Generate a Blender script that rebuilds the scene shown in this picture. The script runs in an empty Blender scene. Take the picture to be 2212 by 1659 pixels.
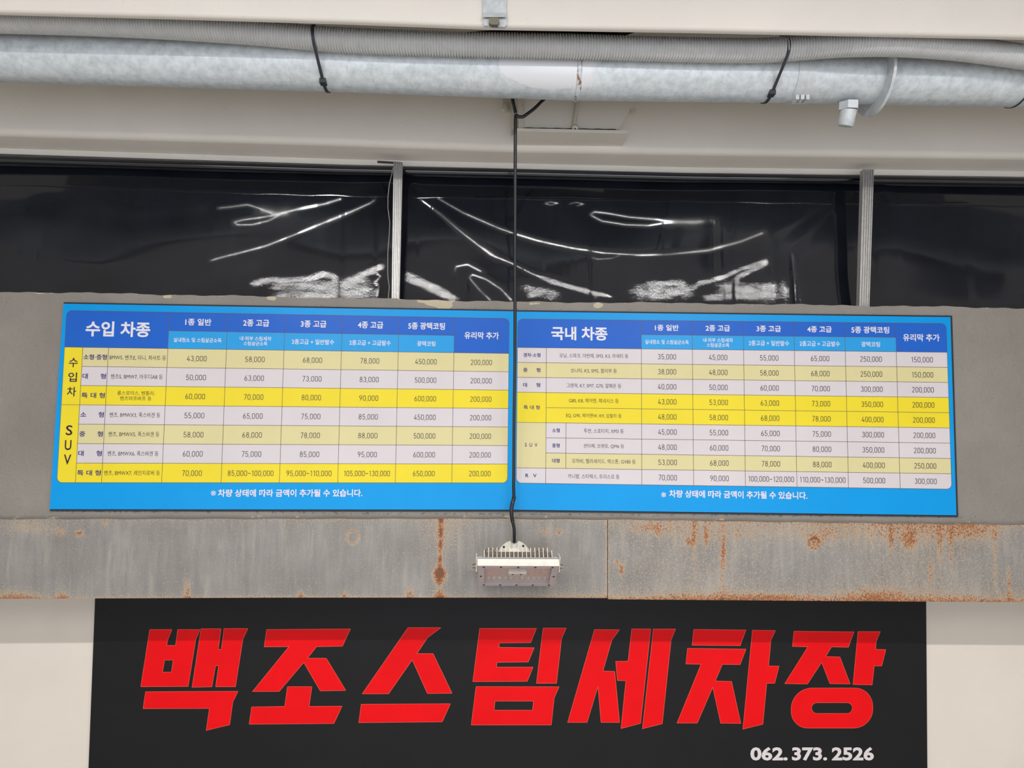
import bpy, math, random
import numpy as np
from mathutils import Vector, Matrix
from mathutils.geometry import tessellate_polygon
random.seed(7)
sc = bpy.context.scene
C = sc.collection

# ---------------------------------------------------------------- camera
W, H, F = 2212.0, 1659.0, 1530.0
YAW, PITCH, ROLL = 0.02981685, 0.07747254, 0.01011621
CAM = Vector((-0.09135799, -2.84073971, 0.29010958))
fwd = Vector((math.sin(YAW)*math.cos(PITCH), math.cos(YAW)*math.cos(PITCH), math.sin(PITCH)))
r0 = Vector((math.cos(YAW), -math.sin(YAW), 0)); u0 = r0.cross(fwd)
RIGHT = r0*math.cos(ROLL) + u0*math.sin(ROLL)
UP = -r0*math.sin(ROLL) + u0*math.cos(ROLL)
cd = bpy.data.cameras.new('camera'); cam = bpy.data.objects.new('camera', cd); C.objects.link(cam)
cd.sensor_fit = 'HORIZONTAL'; cd.sensor_width = 36.0; cd.lens = 36.0*F/W
cd.clip_start = 0.02
m = Matrix((RIGHT, UP, -fwd)).transposed().to_4x4(); m.translation = CAM
cam.matrix_world = m
sc.camera = cam

# ---------------------------------------------------------------- world and lights
w = bpy.data.worlds.new('world'); sc.world = w; w.use_nodes = True
w.node_tree.nodes['Background'].inputs[0].default_value = (0.8, 0.85, 0.95, 1)
w.node_tree.nodes['Background'].inputs[1].default_value = 2.75
def area(name, loc, direction, sx, sy, power, col=(1, 1, 1), along=Vector((1, 0, 0))):
    l = bpy.data.lights.new(name, 'AREA'); l.shape = 'RECTANGLE'; l.size = sx; l.size_y = sy
    l.energy = power; l.color = col
    o = bpy.data.objects.new(name, l); C.objects.link(o)
    z = -Vector(direction).normalized(); x = along - z*along.dot(z); x.normalize(); y = z.cross(x)
    mm = Matrix((x, y, z)).transposed().to_4x4(); mm.translation = Vector(loc); o.matrix_world = mm
    return o
area('tube_light_row', (0.09, -2.8, 1.82), (0, 0.02, -1.0), 5.0, 0.06, 185, (1.0, 0.985, 0.955))
area('bay_light_left', (-1.9, -5.6, 2.05), (0, 0.25, -1), 0.25, 2.4, 60, (0.95, 0.975, 1.0))
area('bay_light_right', (2.0, -5.6, 2.05), (0, 0.25, -1), 0.25, 2.4, 60, (0.95, 0.975, 1.0))
sc.view_settings.view_transform = 'Standard'; sc.view_settings.look = 'None'
sc.view_settings.gamma = 1.0; sc.view_settings.use_curve_mapping = False
sc.view_settings.exposure = 0.0
sc.cycles.use_denoising = True
sc.cycles.max_bounces = 6; sc.cycles.diffuse_bounces = 4; sc.cycles.glossy_bounces = 3
sc.cycles.caustics_reflective = False; sc.cycles.caustics_refractive = False
sc.cycles.sample_clamp_indirect = 4.0

# ---------------------------------------------------------------- helpers
def at(u, v, Y):
    d = fwd*F + RIGHT*(u-W/2) - UP*(v-H/2)
    t = (Y-CAM.y)/d.y
    return CAM + d*t
def spx(Y): return (Y-CAM.y)/F            # metres per pixel at a depth
def lin(c):
    return tuple(((x/255)/12.92 if x/255 <= 0.04045 else ((x/255+0.055)/1.055)**2.4) for x in c)
def interp(pts, u):
    if u <= pts[0][0]: a, b = pts[0], pts[1]
    elif u >= pts[-1][0]: a, b = pts[-2], pts[-1]
    else:
        for i in range(len(pts)-1):
            if pts[i][0] <= u <= pts[i+1][0]: a, b = pts[i], pts[i+1]; break
    t = (u-a[0])/(b[0]-a[0]); return a[1]+(b[1]-a[1])*t

class MB:
    def __init__(s): s.v = []; s.f = []
    def add(s, vs, fs):
        k = len(s.v); s.v += [tuple(p) for p in vs]; s.f += [tuple(i+k for i in f) for f in fs]; return s
    def hexa(s, a, b):          # a: 4 points, b: 4 points behind them
        return s.add(list(a)+list(b), [(0,1,2,3),(7,6,5,4),(4,5,1,0),(5,6,2,1),(6,7,3,2),(7,4,0,3)])
    def box(s, x0, x1, y0, y1, z0, z1, T=None):
        p = [(x0,y0,z0),(x1,y0,z0),(x1,y0,z1),(x0,y0,z1),(x0,y1,z0),(x1,y1,z0),(x1,y1,z1),(x0,y1,z1)]
        p = [Vector(q) for q in p]
        if T: p = [T(*q) for q in p]
        return s.hexa(p[:4], p[4:])
    def prism(s, outer, Yf, Yb, holes=()):      # outline in the board plane, cut out as a sheet with thickness
        loops = [[at(u, v, Yf) for u, v in outer]] + [[at(u, v, Yf) for u, v in h] for h in holes]
        return s.prism3(loops, Vector((0, Yb-Yf, 0)))
    def prism3(s, loops, off):
        flat = [p for l in loops for p in l]
        tris = tessellate_polygon([[Vector((p.x, p.z, 0)) for p in l] for l in loops]) if abs(off.y) > 0 else tessellate_polygon(loops)
        n = len(flat); fs = []
        for t in tris:
            a, b, c = (flat[i] for i in t)
            nn = (b-a).cross(c-a)
            t = tuple(t) if nn.dot(off) < 0 else tuple(reversed(t))
            fs.append(t); fs.append(tuple(i+n for i in reversed(t)))
        k = 0
        for l in loops:
            m_ = len(l)
            for i in range(m_):
                j = (i+1) % m_; fs.append((k+i, k+j, n+k+j, n+k+i))
            k += m_
        return s.add(flat+[p+off for p in flat], fs)
    def tube(s, pts, rad, n=10, cap=True):
        pts = [Vector(p) for p in pts]; k = len(pts)
        if not hasattr(rad, '__len__'): rad = [rad]*k
        rings = []; prev = None
        for i, p in enumerate(pts):
            t = (pts[min(i+1, k-1)]-pts[max(i-1, 0)]).normalized()
            if prev is None:
                a = Vector((0, 0, 1)) if abs(t.z) < 0.9 else Vector((1, 0, 0)); prev = (a-t*a.dot(t)).normalized()
            else: prev = (prev-t*prev.dot(t)).normalized()
            b = t.cross(prev)
            rings += [p+(prev*math.cos(2*math.pi*j/n)+b*math.sin(2*math.pi*j/n))*rad[i] for j in range(n)]
        fs = [(i*n+j, i*n+(j+1) % n, (i+1)*n+(j+1) % n, (i+1)*n+j) for i in range(k-1) for j in range(n)]
        if cap: fs += [tuple(range(n-1, -1, -1)), tuple(range((k-1)*n, k*n))]
        return s.add(rings, fs)
    def ring(s, c, r0_, r1_, axis, half, n=32):     # flat washer
        axis = Vector(axis).normalized(); a = Vector((0, 0, 1)) if abs(axis.z) < 0.9 else Vector((1, 0, 0))
        a = (a-axis*a.dot(axis)).normalized(); b = axis.cross(a); c = Vector(c); vs = []
        for r, h in ((r0_, -half), (r1_, -half), (r1_, half), (r0_, half)):
            vs += [c+axis*h+(a*math.cos(2*math.pi*j/n)+b*math.sin(2*math.pi*j/n))*r for j in range(n)]
        fs = [(q*n+j, q*n+(j+1) % n, ((q+1) % 4)*n+(j+1) % n, ((q+1) % 4)*n+j) for q in range(4) for j in range(n)]
        return s.add(vs, fs)
    def build(s, name, mat, parent=None, smooth=None, label=None, attrs=None):
        me = bpy.data.meshes.new(name)
        me.from_pydata(s.v, [], s.f); me.update()
        if smooth is not None:
            me.shade_smooth(); me.set_sharp_from_angle(angle=math.radians(smooth))
        me.materials.append(mat)
        if attrs:
            for k, vals in attrs.items():
                a = me.attributes.new(k, 'FLOAT', 'POINT'); a.data.foreach_set('value', vals)
        o = bpy.data.objects.new(name, me); C.objects.link(o)
        if parent is not None:
            o.parent = parent
            q = parent; acc = Vector((0, 0, 0))
            while q is not None: acc += q.location; q = q.parent
            o.matrix_parent_inverse = Matrix.Translation(-acc) if parent.type == 'EMPTY' else Matrix.Identity(4)
            if parent.type != 'EMPTY': o.matrix_parent_inverse = Matrix.Identity(4)
        if label: o['label'] = label
        return o
def thing(name, label, cat, loc, group=None):
    o = bpy.data.objects.new(name, None); C.objects.link(o); o.location = loc
    o.empty_display_size = 0.05
    return tag(o, label, cat, group)
def tag(o, label, cat, group=None, kind=None):
    if label: o['label'] = label
    if cat: o['category'] = cat
    if group: o['group'] = group
    if kind: o['kind'] = kind
    return o
def struct(o, label=None):
    o['kind'] = 'structure'
    if label: o['label'] = label
    return o

# ---------------------------------------------------------------- materials
class N:
    def __init__(s, name):
        s.m = bpy.data.materials.new(name); s.m.use_nodes = True; s.t = s.m.node_tree; s.b = s.t.nodes['Principled BSDF']
    def n(s, typ, **kw):
        x = s.t.nodes.new(typ)
        for k, v in kw.items():
            if k.startswith('i_'):
                key = k[2:]; key = int(key) if key.isdigit() else key.replace('_', ' ')
                x.inputs[key].default_value = v
            else: setattr(x, k, v)
        return x
    def l(s, a, b): s.t.links.new(a, b)
    def coord(s, scale=(1, 1, 1)):
        tc = s.n('ShaderNodeTexCoord'); mp = s.n('ShaderNodeMapping'); mp.inputs['Scale'].default_value = scale
        s.l(tc.outputs['Object'], mp.inputs[0]); return mp.outputs[0]
    def noise(s, vec, scale, detail=4, rough=0.55):
        x = s.n('ShaderNodeTexNoise'); x.inputs['Scale'].default_value = scale; x.inputs['Detail'].default_value = detail
        x.inputs['Roughness'].default_value = rough; s.l(vec, x.inputs['Vector']); return x.outputs[0]
    def ramp(s, fac, stops):
        x = s.n('ShaderNodeValToRGB'); r = x.color_ramp
        while len(r.elements) < len(stops): r.elements.new(0.5)
        for e, (p, c) in zip(r.elements, stops):
            e.position = p; e.color = (c, c, c, 1) if not hasattr(c, '__len__') else (*c[:3], 1)
        s.l(fac, x.inputs[0]); return x.outputs[0]
    def mix(s, fac, a, b, mode='MIX'):
        x = s.n('ShaderNodeMix'); x.data_type = 'RGBA'; x.blend_type = mode
        for sock, val in ((x.inputs[0], fac), (x.inputs[6], a), (x.inputs[7], b)):
            if hasattr(val, 'is_linked') or hasattr(val, 'links'): s.l(val, sock)
            elif hasattr(val, '__len__'): sock.default_value = (*val[:3], 1)
            else: sock.default_value = val
        return x.outputs[2]
    def math(s, op, a, b=0.0, clamp=False):
        x = s.n('ShaderNodeMath'); x.operation = op; x.use_clamp = clamp
        for sock, val in ((x.inputs[0], a), (x.inputs[1], b)):
            if hasattr(val, 'links'): s.l(val, sock)
            else: sock.default_value = val
        return x.outputs[0]
    def attr(s, name):
        x = s.n('ShaderNodeAttribute'); x.attribute_name = name; return x.outputs['Fac']
    def bump(s, hgt, strength=0.3, dist=0.002):
        x = s.n('ShaderNodeBump'); x.inputs['Strength'].default_value = strength; x.inputs['Distance'].default_value = dist
        s.l(hgt, x.inputs['Height']); s.l(x.outputs[0], s.b.inputs['Normal'])
    def set(s, **kw):
        for k, v in kw.items():
            k = k.replace('_', ' ')
            if hasattr(v, 'links'): s.l(v, s.b.inputs[k])
            elif k == 'Base Color': s.b.inputs[k].default_value = (*v[:3], 1)
            else: s.b.inputs[k].default_value = v
        return s
def simple(name, col, rough=0.5, metal=0.0, var=0.06, scale=30, spec=0.5, bump=0.0):
    k = N(name); c = lin(col); v = k.coord()
    n = k.noise(v, scale)
    lo = tuple(x*(1-var*2) for x in c); hi = tuple(min(1, x*(1+var)) for x in c)
    k.set(Base_Color=k.ramp(n, [(0.3, lo), (0.7, hi)]), Roughness=rough, Metallic=metal)
    k.b.inputs['Specular IOR Level'].default_value = spec
    if bump: k.bump(k.noise(v, scale*4), bump, 0.001)
    return k.m

M = {}
# cream paint
def cream(name, col, spots=True):
    k = N(name); v = k.coord(); c = lin(col)
    base = k.ramp(k.noise(v, 3.0, 5), [(0.3, tuple(x*0.93 for x in c)), (0.7, c)])
    if spots:
        sp = k.ramp(k.noise(v, 160, 2), [(0.735, 0.0), (0.76, 1.0)])
        base = k.mix(sp, base, tuple(x*0.55 for x in c))
    k.set(Base_Color=base, Roughness=0.55); k.bump(k.noise(v, 60, 4), 0.15, 0.001); return k.m
M['cream'] = cream('cream_paint', (234, 228, 219))
M['cream_front'] = cream('cream_front_paint', (216, 209, 201))
M['cream_wall'] = cream('cream_wall_paint', (212, 203, 191), False)
M['cream_dirty'] = cream('cream_stained_paint', (214, 206, 192))
# grey plastered upper beam
k = N('grey_painted_plaster'); v = k.coord()
n1 = k.noise(v, 2.5, 6); n2 = k.noise(v, 130, 4, 0.75); n3 = k.noise(v, 40, 5)
base = k.ramp(n1, [(0.3, lin((118, 112, 105))), (0.7, lin((134, 128, 121)))])
base = k.mix(k.ramp(n2, [(0.60, 0.0), (0.70, 0.6)]), base, lin((84, 80, 76)))
base = k.mix(k.ramp(k.noise(k.coord((1.3, 1.1, 1.2)), 170, 3, 0.7), [(0.66, 0.0), (0.72, 0.5)]), base, lin((164, 156, 144)))
pe = k.ramp(k.math('ADD', k.attr('peel'), k.math('MULTIPLY', k.math('SUBTRACT', n3, 0.5), 1.1)), [(0.5, 0.0), (0.56, 1.0)])
base = k.mix(pe, base, lin((176, 164, 140)))
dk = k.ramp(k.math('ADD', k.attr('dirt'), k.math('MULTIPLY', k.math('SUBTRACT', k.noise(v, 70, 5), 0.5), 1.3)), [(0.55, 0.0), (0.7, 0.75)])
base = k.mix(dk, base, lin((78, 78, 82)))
k.set(Base_Color=base, Roughness=0.6)
k.bump(k.math('ADD', k.noise(v, 70, 6, 0.75), k.math('MULTIPLY', n3, 1.5)), 0.6, 0.004); M['plaster'] = k.m
# grey rusting steel
k = N('grey_rusted_steel'); v = k.coord()
base = k.ramp(k.noise(v, 5, 6), [(0.3, lin((118, 113, 108))), (0.7, lin((138, 134, 130)))])
base = k.mix(k.ramp(k.noise(k.coord((14, 14, 1.6)), 3.0, 5), [(0.40, 0.0), (0.75, 0.55)]), base, lin((102, 100, 100)))
base = k.mix(k.ramp(k.noise(k.coord((16, 16, 2.0)), 2.3, 5), [(0.55, 0.0), (0.8, 0.4)]), base, lin((172, 164, 150)))
sp = k.noise(k.coord((1, 1, 0.75)), 130, 4, 0.7)
base = k.mix(k.ramp(sp, [(0.625, 0.0), (0.665, 0.7)]), base, lin((178, 166, 146)))
base = k.mix(k.ramp(k.noise(k.coord((1.2, 1, 1)), 95, 3, 0.65), [(0.28, 0.6), (0.34, 0.0)]), base, lin((88, 86, 86)))
ru = k.attr('rust'); rn = k.noise(k.coord((1.15, 1, 0.8)), 170, 5, 0.75)
rsum = k.math('ADD', k.math('MULTIPLY', ru, 0.25), rn)
base = k.mix(k.ramp(rsum, [(0.60, 0.0), (0.66, 0.75)]), base, lin((176, 158, 130)))
fac = k.ramp(rsum, [(0.675, 0.0), (0.73, 1.0)])
rc = k.ramp(k.noise(v, 170, 3), [(0.35, lin((104, 58, 30))), (0.55, lin((150, 92, 48))), (0.7, lin((176, 128, 84)))])
base = k.mix(fac, base, rc)
dark = k.ramp(k.math('ADD', k.math('MULTIPLY', k.math('SUBTRACT', ru, 1.3), 0.9), k.noise(v, 80, 4)), [(0.45, 0.0), (0.65, 0.8)])
base = k.mix(dark, base, lin((92, 48, 24)))
k.set(Base_Color=base, Roughness=0.55); k.bump(k.math('ADD', rn, k.noise(v, 40, 5)), 0.3, 0.0015); M['steel'] = k.m
# galvanised
def galv(name, c0, c1, attr=False):
    k = N(name); v = k.coord()
    base = k.ramp(k.noise(v, 38, 5, 0.65), [(0.3, lin(c0)), (0.7, lin(c1))])
    base = k.mix(k.ramp(k.noise(k.coord((30, 4, 4)), 4, 4, 0.7), [(0.66, 0.0), (0.72, 0.5)]), base, lin((92, 98, 100)))
    met = 0.12; rgh = 0.4
    if attr:
        p = k.attr('paint'); pn = k.math('ADD', p, k.math('MULTIPLY', k.math('SUBTRACT', k.noise(v, 60, 5), 0.5), 0.35))
        base = k.mix(k.ramp(pn, [(0.40, 0.0), (0.62, 1.0)]), base, lin((216, 217, 221)))
        r = k.attr('rust'); rn = k.math('ADD', k.math('MULTIPLY', r, 0.5), k.noise(v, 120, 5, 0.7))
        base = k.mix(k.ramp(rn, [(0.82, 0.0), (0.88, 1.0)]), base, lin((140, 92, 62)))
    k.set(Base_Color=base, Roughness=rgh, Metallic=met); k.bump(k.noise(v, 70, 4), 0.12, 0.001); return k.m
M['galv'] = galv('galvanised_pipe', (178, 186, 190), (214, 219, 223), True)
M['galv2'] = galv('galvanised_fitting', (178, 184, 188), (208, 211, 213))
M['conduit'] = simple('grey_plastic_conduit', (196, 196, 196), 0.45, 0, 0.04, 25)
M['tie'] = simple('black_nylon', (44, 46, 54), 0.5)
M['cable'] = simple('black_cable_rubber', (26, 27, 32), 0.4)
M['cord'] = simple('grey_cord', (140, 138, 134), 0.6)
M['alu'] = simple('brushed_aluminium', (176, 174, 170), 0.38, 0.55, 0.08, 60)
M['blackedge'] = simple('black_foam', (26, 28, 36), 0.7)
# black glossy tarpaulin
k = N('black_glossy_tarpaulin'); v = k.coord()
k.set(Base_Color=k.ramp(k.noise(v, 6, 4), [(0.3, lin((17, 19, 26))), (0.7, lin((26, 28, 36)))]), Roughness=k.ramp(k.noise(v, 4, 4), [(0.3, 0.05), (0.75, 0.11)]))
k.b.inputs['Specular IOR Level'].default_value = 0.75
hb = k.math('MULTIPLY', k.noise(v, 110, 4, 0.6), k.attr('crinkle'))
k.bump(hb, 0.5, 0.0011); M['tarp'] = k.m
# price board print
def printed(name, col, rough=0.3, var=0.02): return simple(name, col, rough, 0, var, 4, spec=0.16)
M['p_border'] = printed('cyan_blue_print', (6, 140, 208)); M['p_head'] = printed('royal_blue_print', (32, 90, 182))
M['p_sub'] = printed('light_blue_print', (40, 144, 206)); M['p_beige'] = printed('beige_print', (200, 190, 142))
M['p_white'] = printed('white_print', (197, 189, 192)); M['p_yellow'] = printed('yellow_print', (217, 197, 46))
M['ink_grey'] = printed('grey_ink', (52, 46, 50)); M['ink_navy'] = printed('navy_ink', (36, 30, 108)); M['ink_white'] = printed('white_ink', (208, 206, 216))
M['ink_line'] = printed('thin_line_ink', (92, 82, 74)); M['ink_black'] = printed('dark_ink', (40, 30, 60))
k = simple('black_sign_vinyl', (19, 19, 21), 0.5, 0, 0.05, 8, spec=0.2); M['sign'] = k
M['red'] = simple('red_vinyl', (218, 8, 16), 0.5, 0, 0.03, 5, spec=0.12); M['redline'] = simple('orange_edge', (214, 78, 52), 0.4)
M['phone'] = simple('white_vinyl', (205, 197, 198), 0.4, 0, 0.02, 5)
M['lampwhite'] = simple('white_powder_coat', (214, 210, 199), 0.4, 0, 0.05, 40)
M['lampgrey'] = simple('light_grey_coat', (176, 170, 172), 0.45, 0, 0.03, 30)
M['lampdark'] = simple('dark_grimy_metal', (66, 56, 50), 0.6, 0.2)
M['led'] = simple('salmon_led_chip', (196, 150, 138), 0.5); M['lens'] = simple('clear_lens_bead', (186, 184, 168), 0.15)
M['ledboard'] = simple('beige_led_board', (176, 160, 148), 0.5)
M['screw'] = simple('dark_screw', (52, 44, 44), 0.4, 0.6); M['bolt'] = simple('dull_steel_bolt', (132, 126, 112), 0.4, 0.7)
k = N('lamp_glass'); k.set(Base_Color=(0.75, 0.74, 0.72), Roughness=0.08, Alpha=0.16)
M['glass'] = k.m
M['concrete'] = simple('pale_floor_coating', (200, 196, 188), 0.6, 0, 0.1, 2)
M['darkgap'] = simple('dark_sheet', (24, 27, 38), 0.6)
M['blank'] = simple('room_paint', (196, 192, 186), 0.7, 0, 0.03, 1)
M['dark_line'] = simple('dark_crack_filler', (48, 44, 42), 0.8)

# ---------------------------------------------------------------- the room
WY = 0.34
X0, X1, YB, ZF, ZC = -5.0, 5.0, -9.0, -2.6, 2.3
def slab(name, x0, x1, y0, y1, z0, z1, mat): return struct(MB().box(x0, x1, y0, y1, z0, z1).build(name, mat))
slab('wall_front', X0, X1, WY, WY+0.15, ZF, ZC, M['cream_wall'])
slab('wall_back', X0, X1, YB-0.15, YB, 1.2, ZC, M['blank'])      # header only; opening below is added to let in fill daylight
slab('wall_left', X0-0.15, X0, YB, WY, ZF, ZC, M['blank'])
slab('wall_right', X1, X1+0.15, YB, WY, ZF, ZC, M['blank'])
slab('floor', X0-0.15, X1+0.15, YB-0.15, WY+0.15, ZF-0.1, ZF, M['concrete'])
slab('ceiling', X0-0.15, X1+0.15, YB-0.15, WY+0.15, ZC, ZC+0.1, M['blank'])

# ---------------------------------------------------------------- grey beam: plastered upper part
UL, UR = -700, 2900
TOP = [(-700, 622), (0, 630), (200, 633), (420, 637.5), (850, 646), (1050, 650.5), (1108, 652), (1400, 654), (1862, 660), (2212, 665.5), (2900, 672)]
SEAM = [(-700, 1121), (0, 1120), (1060, 1119), (1310, 1121), (1700, 1127), (2212, 1133), (2900, 1140)]
BOT = [(-700, 1297), (0, 1293.5), (600, 1291), (1100, 1291), (1312, 1292), (1313, 1294), (1700, 1297), (2212, 1300.5), (2900, 1306)]
PY = 0.012
rs = random.Random(3)
def wob(u, s=1.0): return s*(math.sin(u*0.021)*0.9+math.sin(u*0.057+1)*0.8+math.sin(u*0.143+2)*0.55)
def grid_panel(name, mat, parent, us, topf, botf, nv, Yf, attrf, thick, bulge=None):
    b = MB(); vals = {}
    nu = len(us)
    for j in range(nv+1):
        for u in us:
            t = j/nv; vv = topf(u)*(1-t)+botf(u)*t
            p = at(u, vv, Yf)
            if bulge: p.y += bulge(u, vv, t)
            b.v.append(tuple(p))
            for k_, val in attrf(u, vv).items(): vals.setdefault(k_, []).append(val)
    for j in range(nv):
        for i in range(nu-1):
            a = j*nu+i; b.f.append((a, a+nu, a+nu+1, a+1))
    # sides and back
    n0 = len(b.v); per = [i for i in range(nu)]+[j*nu+nu-1 for j in range(1, nv+1)]+[nv*nu+i for i in range(nu-2, -1, -1)]+[j*nu for j in range(nv-1, 0, -1)]
    for i in per:
        p = b.v[i]; b.v.append((p[0], Yf+thick, p[2]))
        for k_ in vals: vals[k_].append(vals[k_][i])
    m_ = len(per)
    for i in range(m_):
        j = (i+1) % m_; b.f.append((per[j], per[i], n0+i, n0+j)[::-1])
    return b.build(name, mat, parent, smooth=40, attrs=vals)
beam = thing('plastered_beam', 'grey painted rough plastered beam behind the blue price boards, with chipped top edge', 'beam', at(1106, 900, PY+0.05))
us = [UL+i*8 for i in range(int((UR-UL)/8)+1)]
peels = [(945, 656, 30, 7, 1.2), (960, 664, 12, 8, 1.2), (360, 640, 12, 5, 1.0), (588, 643, 12, 6, 1.0), (1292, 660, 14, 6, 1.1), (930, 650, 60, 3, 0.9), (1150, 655, 26, 3, 0.8), (90, 632, 30, 4, 0.8), (1590, 660, 10, 3, .8), (2160, 668, 30, 3, .8)]
def pattr(u, v):
    p = sum(a*math.exp(-((u-x)/sx)**2-((v-y)/sy)**2) for x, y, sx, sy, a in peels)
    tb = interp(TOP, u); p = max(p, 0.42*math.exp(-((v-tb)/3.5)**2))
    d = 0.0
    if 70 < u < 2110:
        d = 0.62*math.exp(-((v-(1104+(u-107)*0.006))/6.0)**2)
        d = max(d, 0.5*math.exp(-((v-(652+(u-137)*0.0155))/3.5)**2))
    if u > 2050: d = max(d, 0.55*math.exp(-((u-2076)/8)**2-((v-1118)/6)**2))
    return {'peel': p, 'dirt': d}
grid_panel('plaster_face', M['plaster'], beam, us, lambda u: interp(TOP, u)+wob(u, 1.0), lambda u: interp(SEAM, u)+2, 90, PY, pattr, 0.13,
           bulge=lambda u, v, t: 0.0022*abs(math.sin(u*0.011)*math.sin(v*0.02))*(0 if 100 < u < 2080 and v > 650 else 1))
# ---------------------------------------------------------------- grey beam: steel flange band below
flange = thing('steel_beam_flange', 'grey steel beam band speckled with rust below the price boards and above the black sign', 'beam', at(1106, 1290, 0.05))
streaks = [(1500, 1160, 5, 60, .55), (1525, 1160, 4, 22, .9), (1563, 1190, 4, 30, .95), (1488, 1170, 10, 8, .8), (1420, 1150, 5, 12, .6), (1925, 1170, 5, 30, .6), (1965, 1170, 14, 20, .7),
           (2030, 1180, 5, 40, .65), (2055, 1190, 4, 50, .55), (2150, 1200, 5, 60, .6), (2180, 1260, 5, 40, .7), (2010, 1240, 6, 30, .5), (1890, 1285, 60, 16, .4), (1650, 1290, 120, 9, .35),
           (1180, 1150, 20, 14, .45), (1208, 1150, 6, 6, .9), (1342, 1232, 5, 10, 1.3), (1335, 1215, 10, 8, .7), (172, 1152, 9, 8, 1.0), (130, 1150, 14, 10, .55), (60, 1140, 60, 14, .45),
           (30, 1290, 60, 18, .6), (135, 1288, 14, 14, .6), (228, 1130, 5, 10, .6), (405, 1275, 8, 24, .75), (650, 1285, 7, 10, .7), (745, 1285, 6, 10, .7), (885, 1280, 9, 14, .7),
           (950, 1285, 11, 18, .9), (960, 1150, 50, 40, .35), (1312, 1200, 4, 90, .65), (1770, 1160, 40, 20, .35), (1600, 1150, 200, 20, .3), (1400, 1140, 60, 12, .45), (1950, 1150, 200, 25, .38), (1560, 1240, 8, 60, .35), (2100, 1150, 60, 20, .4)]
def rattr(u, v):
    s0 = interp(SEAM, u); b0 = interp(BOT, u)
    right = 1/(1+math.exp(-(u-1250)/120))
    d = 0.10+0.20*right*(0.6+0.4*math.sin(u*0.013+1))
    d += (0.60+0.3*right)*math.exp(-max(0, b0-v)/(5.5+9*right)) + (0.3+0.2*right)*math.exp(-max(0, v-s0)/9)
    if 600 < u < 1150: d += 0.1*math.exp(-max(0, v-s0)/20)
    for x, y, sx, sy, a in streaks:
        if abs(u-x) < 3*sx and abs(v-y) < 3*sy: d += a*math.exp(-((u-x)/sx)**2-((v-y)/sy)**2)
    # long drip
    if 915 < u < 985:
        wdt = 5.0 if v < 1200 else 5.0+9.0*math.exp(-((v-1243)/18)**2)
        xc = 953-(v-1120)*0.03
        ext = 1/(1+math.exp((v-1262)/3))
        d += (1.05+0.75*math.exp(-((v-1240)/22)**2)+0.25*math.sin(v*.22))*math.exp(-((u-xc)/wdt)**2)*ext
    for (x, y, r, wd, a) in ((762, 1161, 13, 3.2, .75), (1759, 1174, 11, 2.6, .95), (1759, 1174, 3, 3, .8)):
        q = math.hypot(u-x, (v-y)/1.1)
        if q < 30: d += a*math.exp(-((q-r)/wd)**2)
    return {'rust': min(d, 2.2)}
JX = 1312.5
usl = [UL+i*4 for i in range(int((JX-0.7-UL)/4)+1)]+[JX-0.7]
usr = [JX+0.7]+[1316+i*4 for i in range(int((UR-1316)/4)+1)]
grid_panel('steel_plate', M['steel'], flange, usl, lambda u: interp(SEAM, u), lambda u: min(interp(BOT, u), 1292.0) if u > 900 else interp(BOT, u), 56, 0.0, rattr, 0.2)
grid_panel('steel_plate', M['steel'], flange, usr, lambda u: interp(SEAM, u), lambda u: interp(BOT, u)+0.5, 56, -0.0015, rattr, 0.2)

# filler lip just above the seam
def lip_v(u, v): return {'rust': 0.25, 'peel': 0.45+0.2*math.sin(u*0.03), 'dirt': 0.1}
b = MB(); vals = {'peel': [], 'dirt': []}
prof = [(-5, PY-0.001), (-2, PY-0.006), (0, -0.004), (3.5, 0.004)]
for i, u in enumerate(us):
    for dv, yy in prof:
        b.v.append(tuple(at(u, interp(SEAM, u)+dv+0.6*math.sin(u*0.05), yy)))
        vals['peel'].append(0.25+0.13*math.sin(u*0.013)+0.1*math.sin(u*0.07)); vals['dirt'].append(0.1)
    if i:
        for j in range(3): a = i*4+j; b.f.append((a-4, a-3, a+1, a))
b.build('filler_bead', M['plaster'], flange, smooth=80, attrs=vals)

# ---------------------------------------------------------------- lettering
_tc = {}
def glyphs(body, off):
    key = (body, off)
    if key in _tc: return _tc[key]
    c = bpy.data.curves.new('tmp', 'FONT'); c.body = body; c.offset = off; c.resolution_u = 3
    o = bpy.data.objects.new('tmp', c); me = o.to_mesh()
    vs = [(p.co.x, p.co.y) for p in me.vertices]; fs = [tuple(p.vertices) for p in me.polygons]
    o.to_mesh_clear(); bpy.data.objects.remove(o); bpy.data.curves.remove(c)
    _tc[key] = (vs, fs); return vs, fs
def textgeo(mb, mapf, body, cx, cy, w_, h_, off=0.0, ref=None, slant=0.0):
    """fit the words into a box w_ x h_ centred at cx, cy (px units of the board); mapf turns that into a point"""
    vs, fs = glyphs(body, off)
    ref = ref or body.replace(',', '').replace('.', '').strip()
    rv, _ = glyphs(ref, off) if ref != body else (vs, fs)
    x0 = min(v[0] for v in vs); x1 = max(v[0] for v in vs); y0 = min(v[1] for v in rv); y1 = max(v[1] for v in rv)
    sx = w_/(x1-x0); sy = h_/(y1-y0); xm = (x0+x1)/2; ym = (y0+y1)/2
    out = [mapf(cx+(x-xm)*sx, cy-(y-ym)*sy) for x, y in vs]
    fo = []
    for f in fs:
        a, b_, c_ = out[f[0]], out[f[1]], out[f[2]]
        fo.append(f if (b_-a).cross(c_-a).y < 0 else tuple(reversed(f)))
    mb.add(out, fo)

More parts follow.
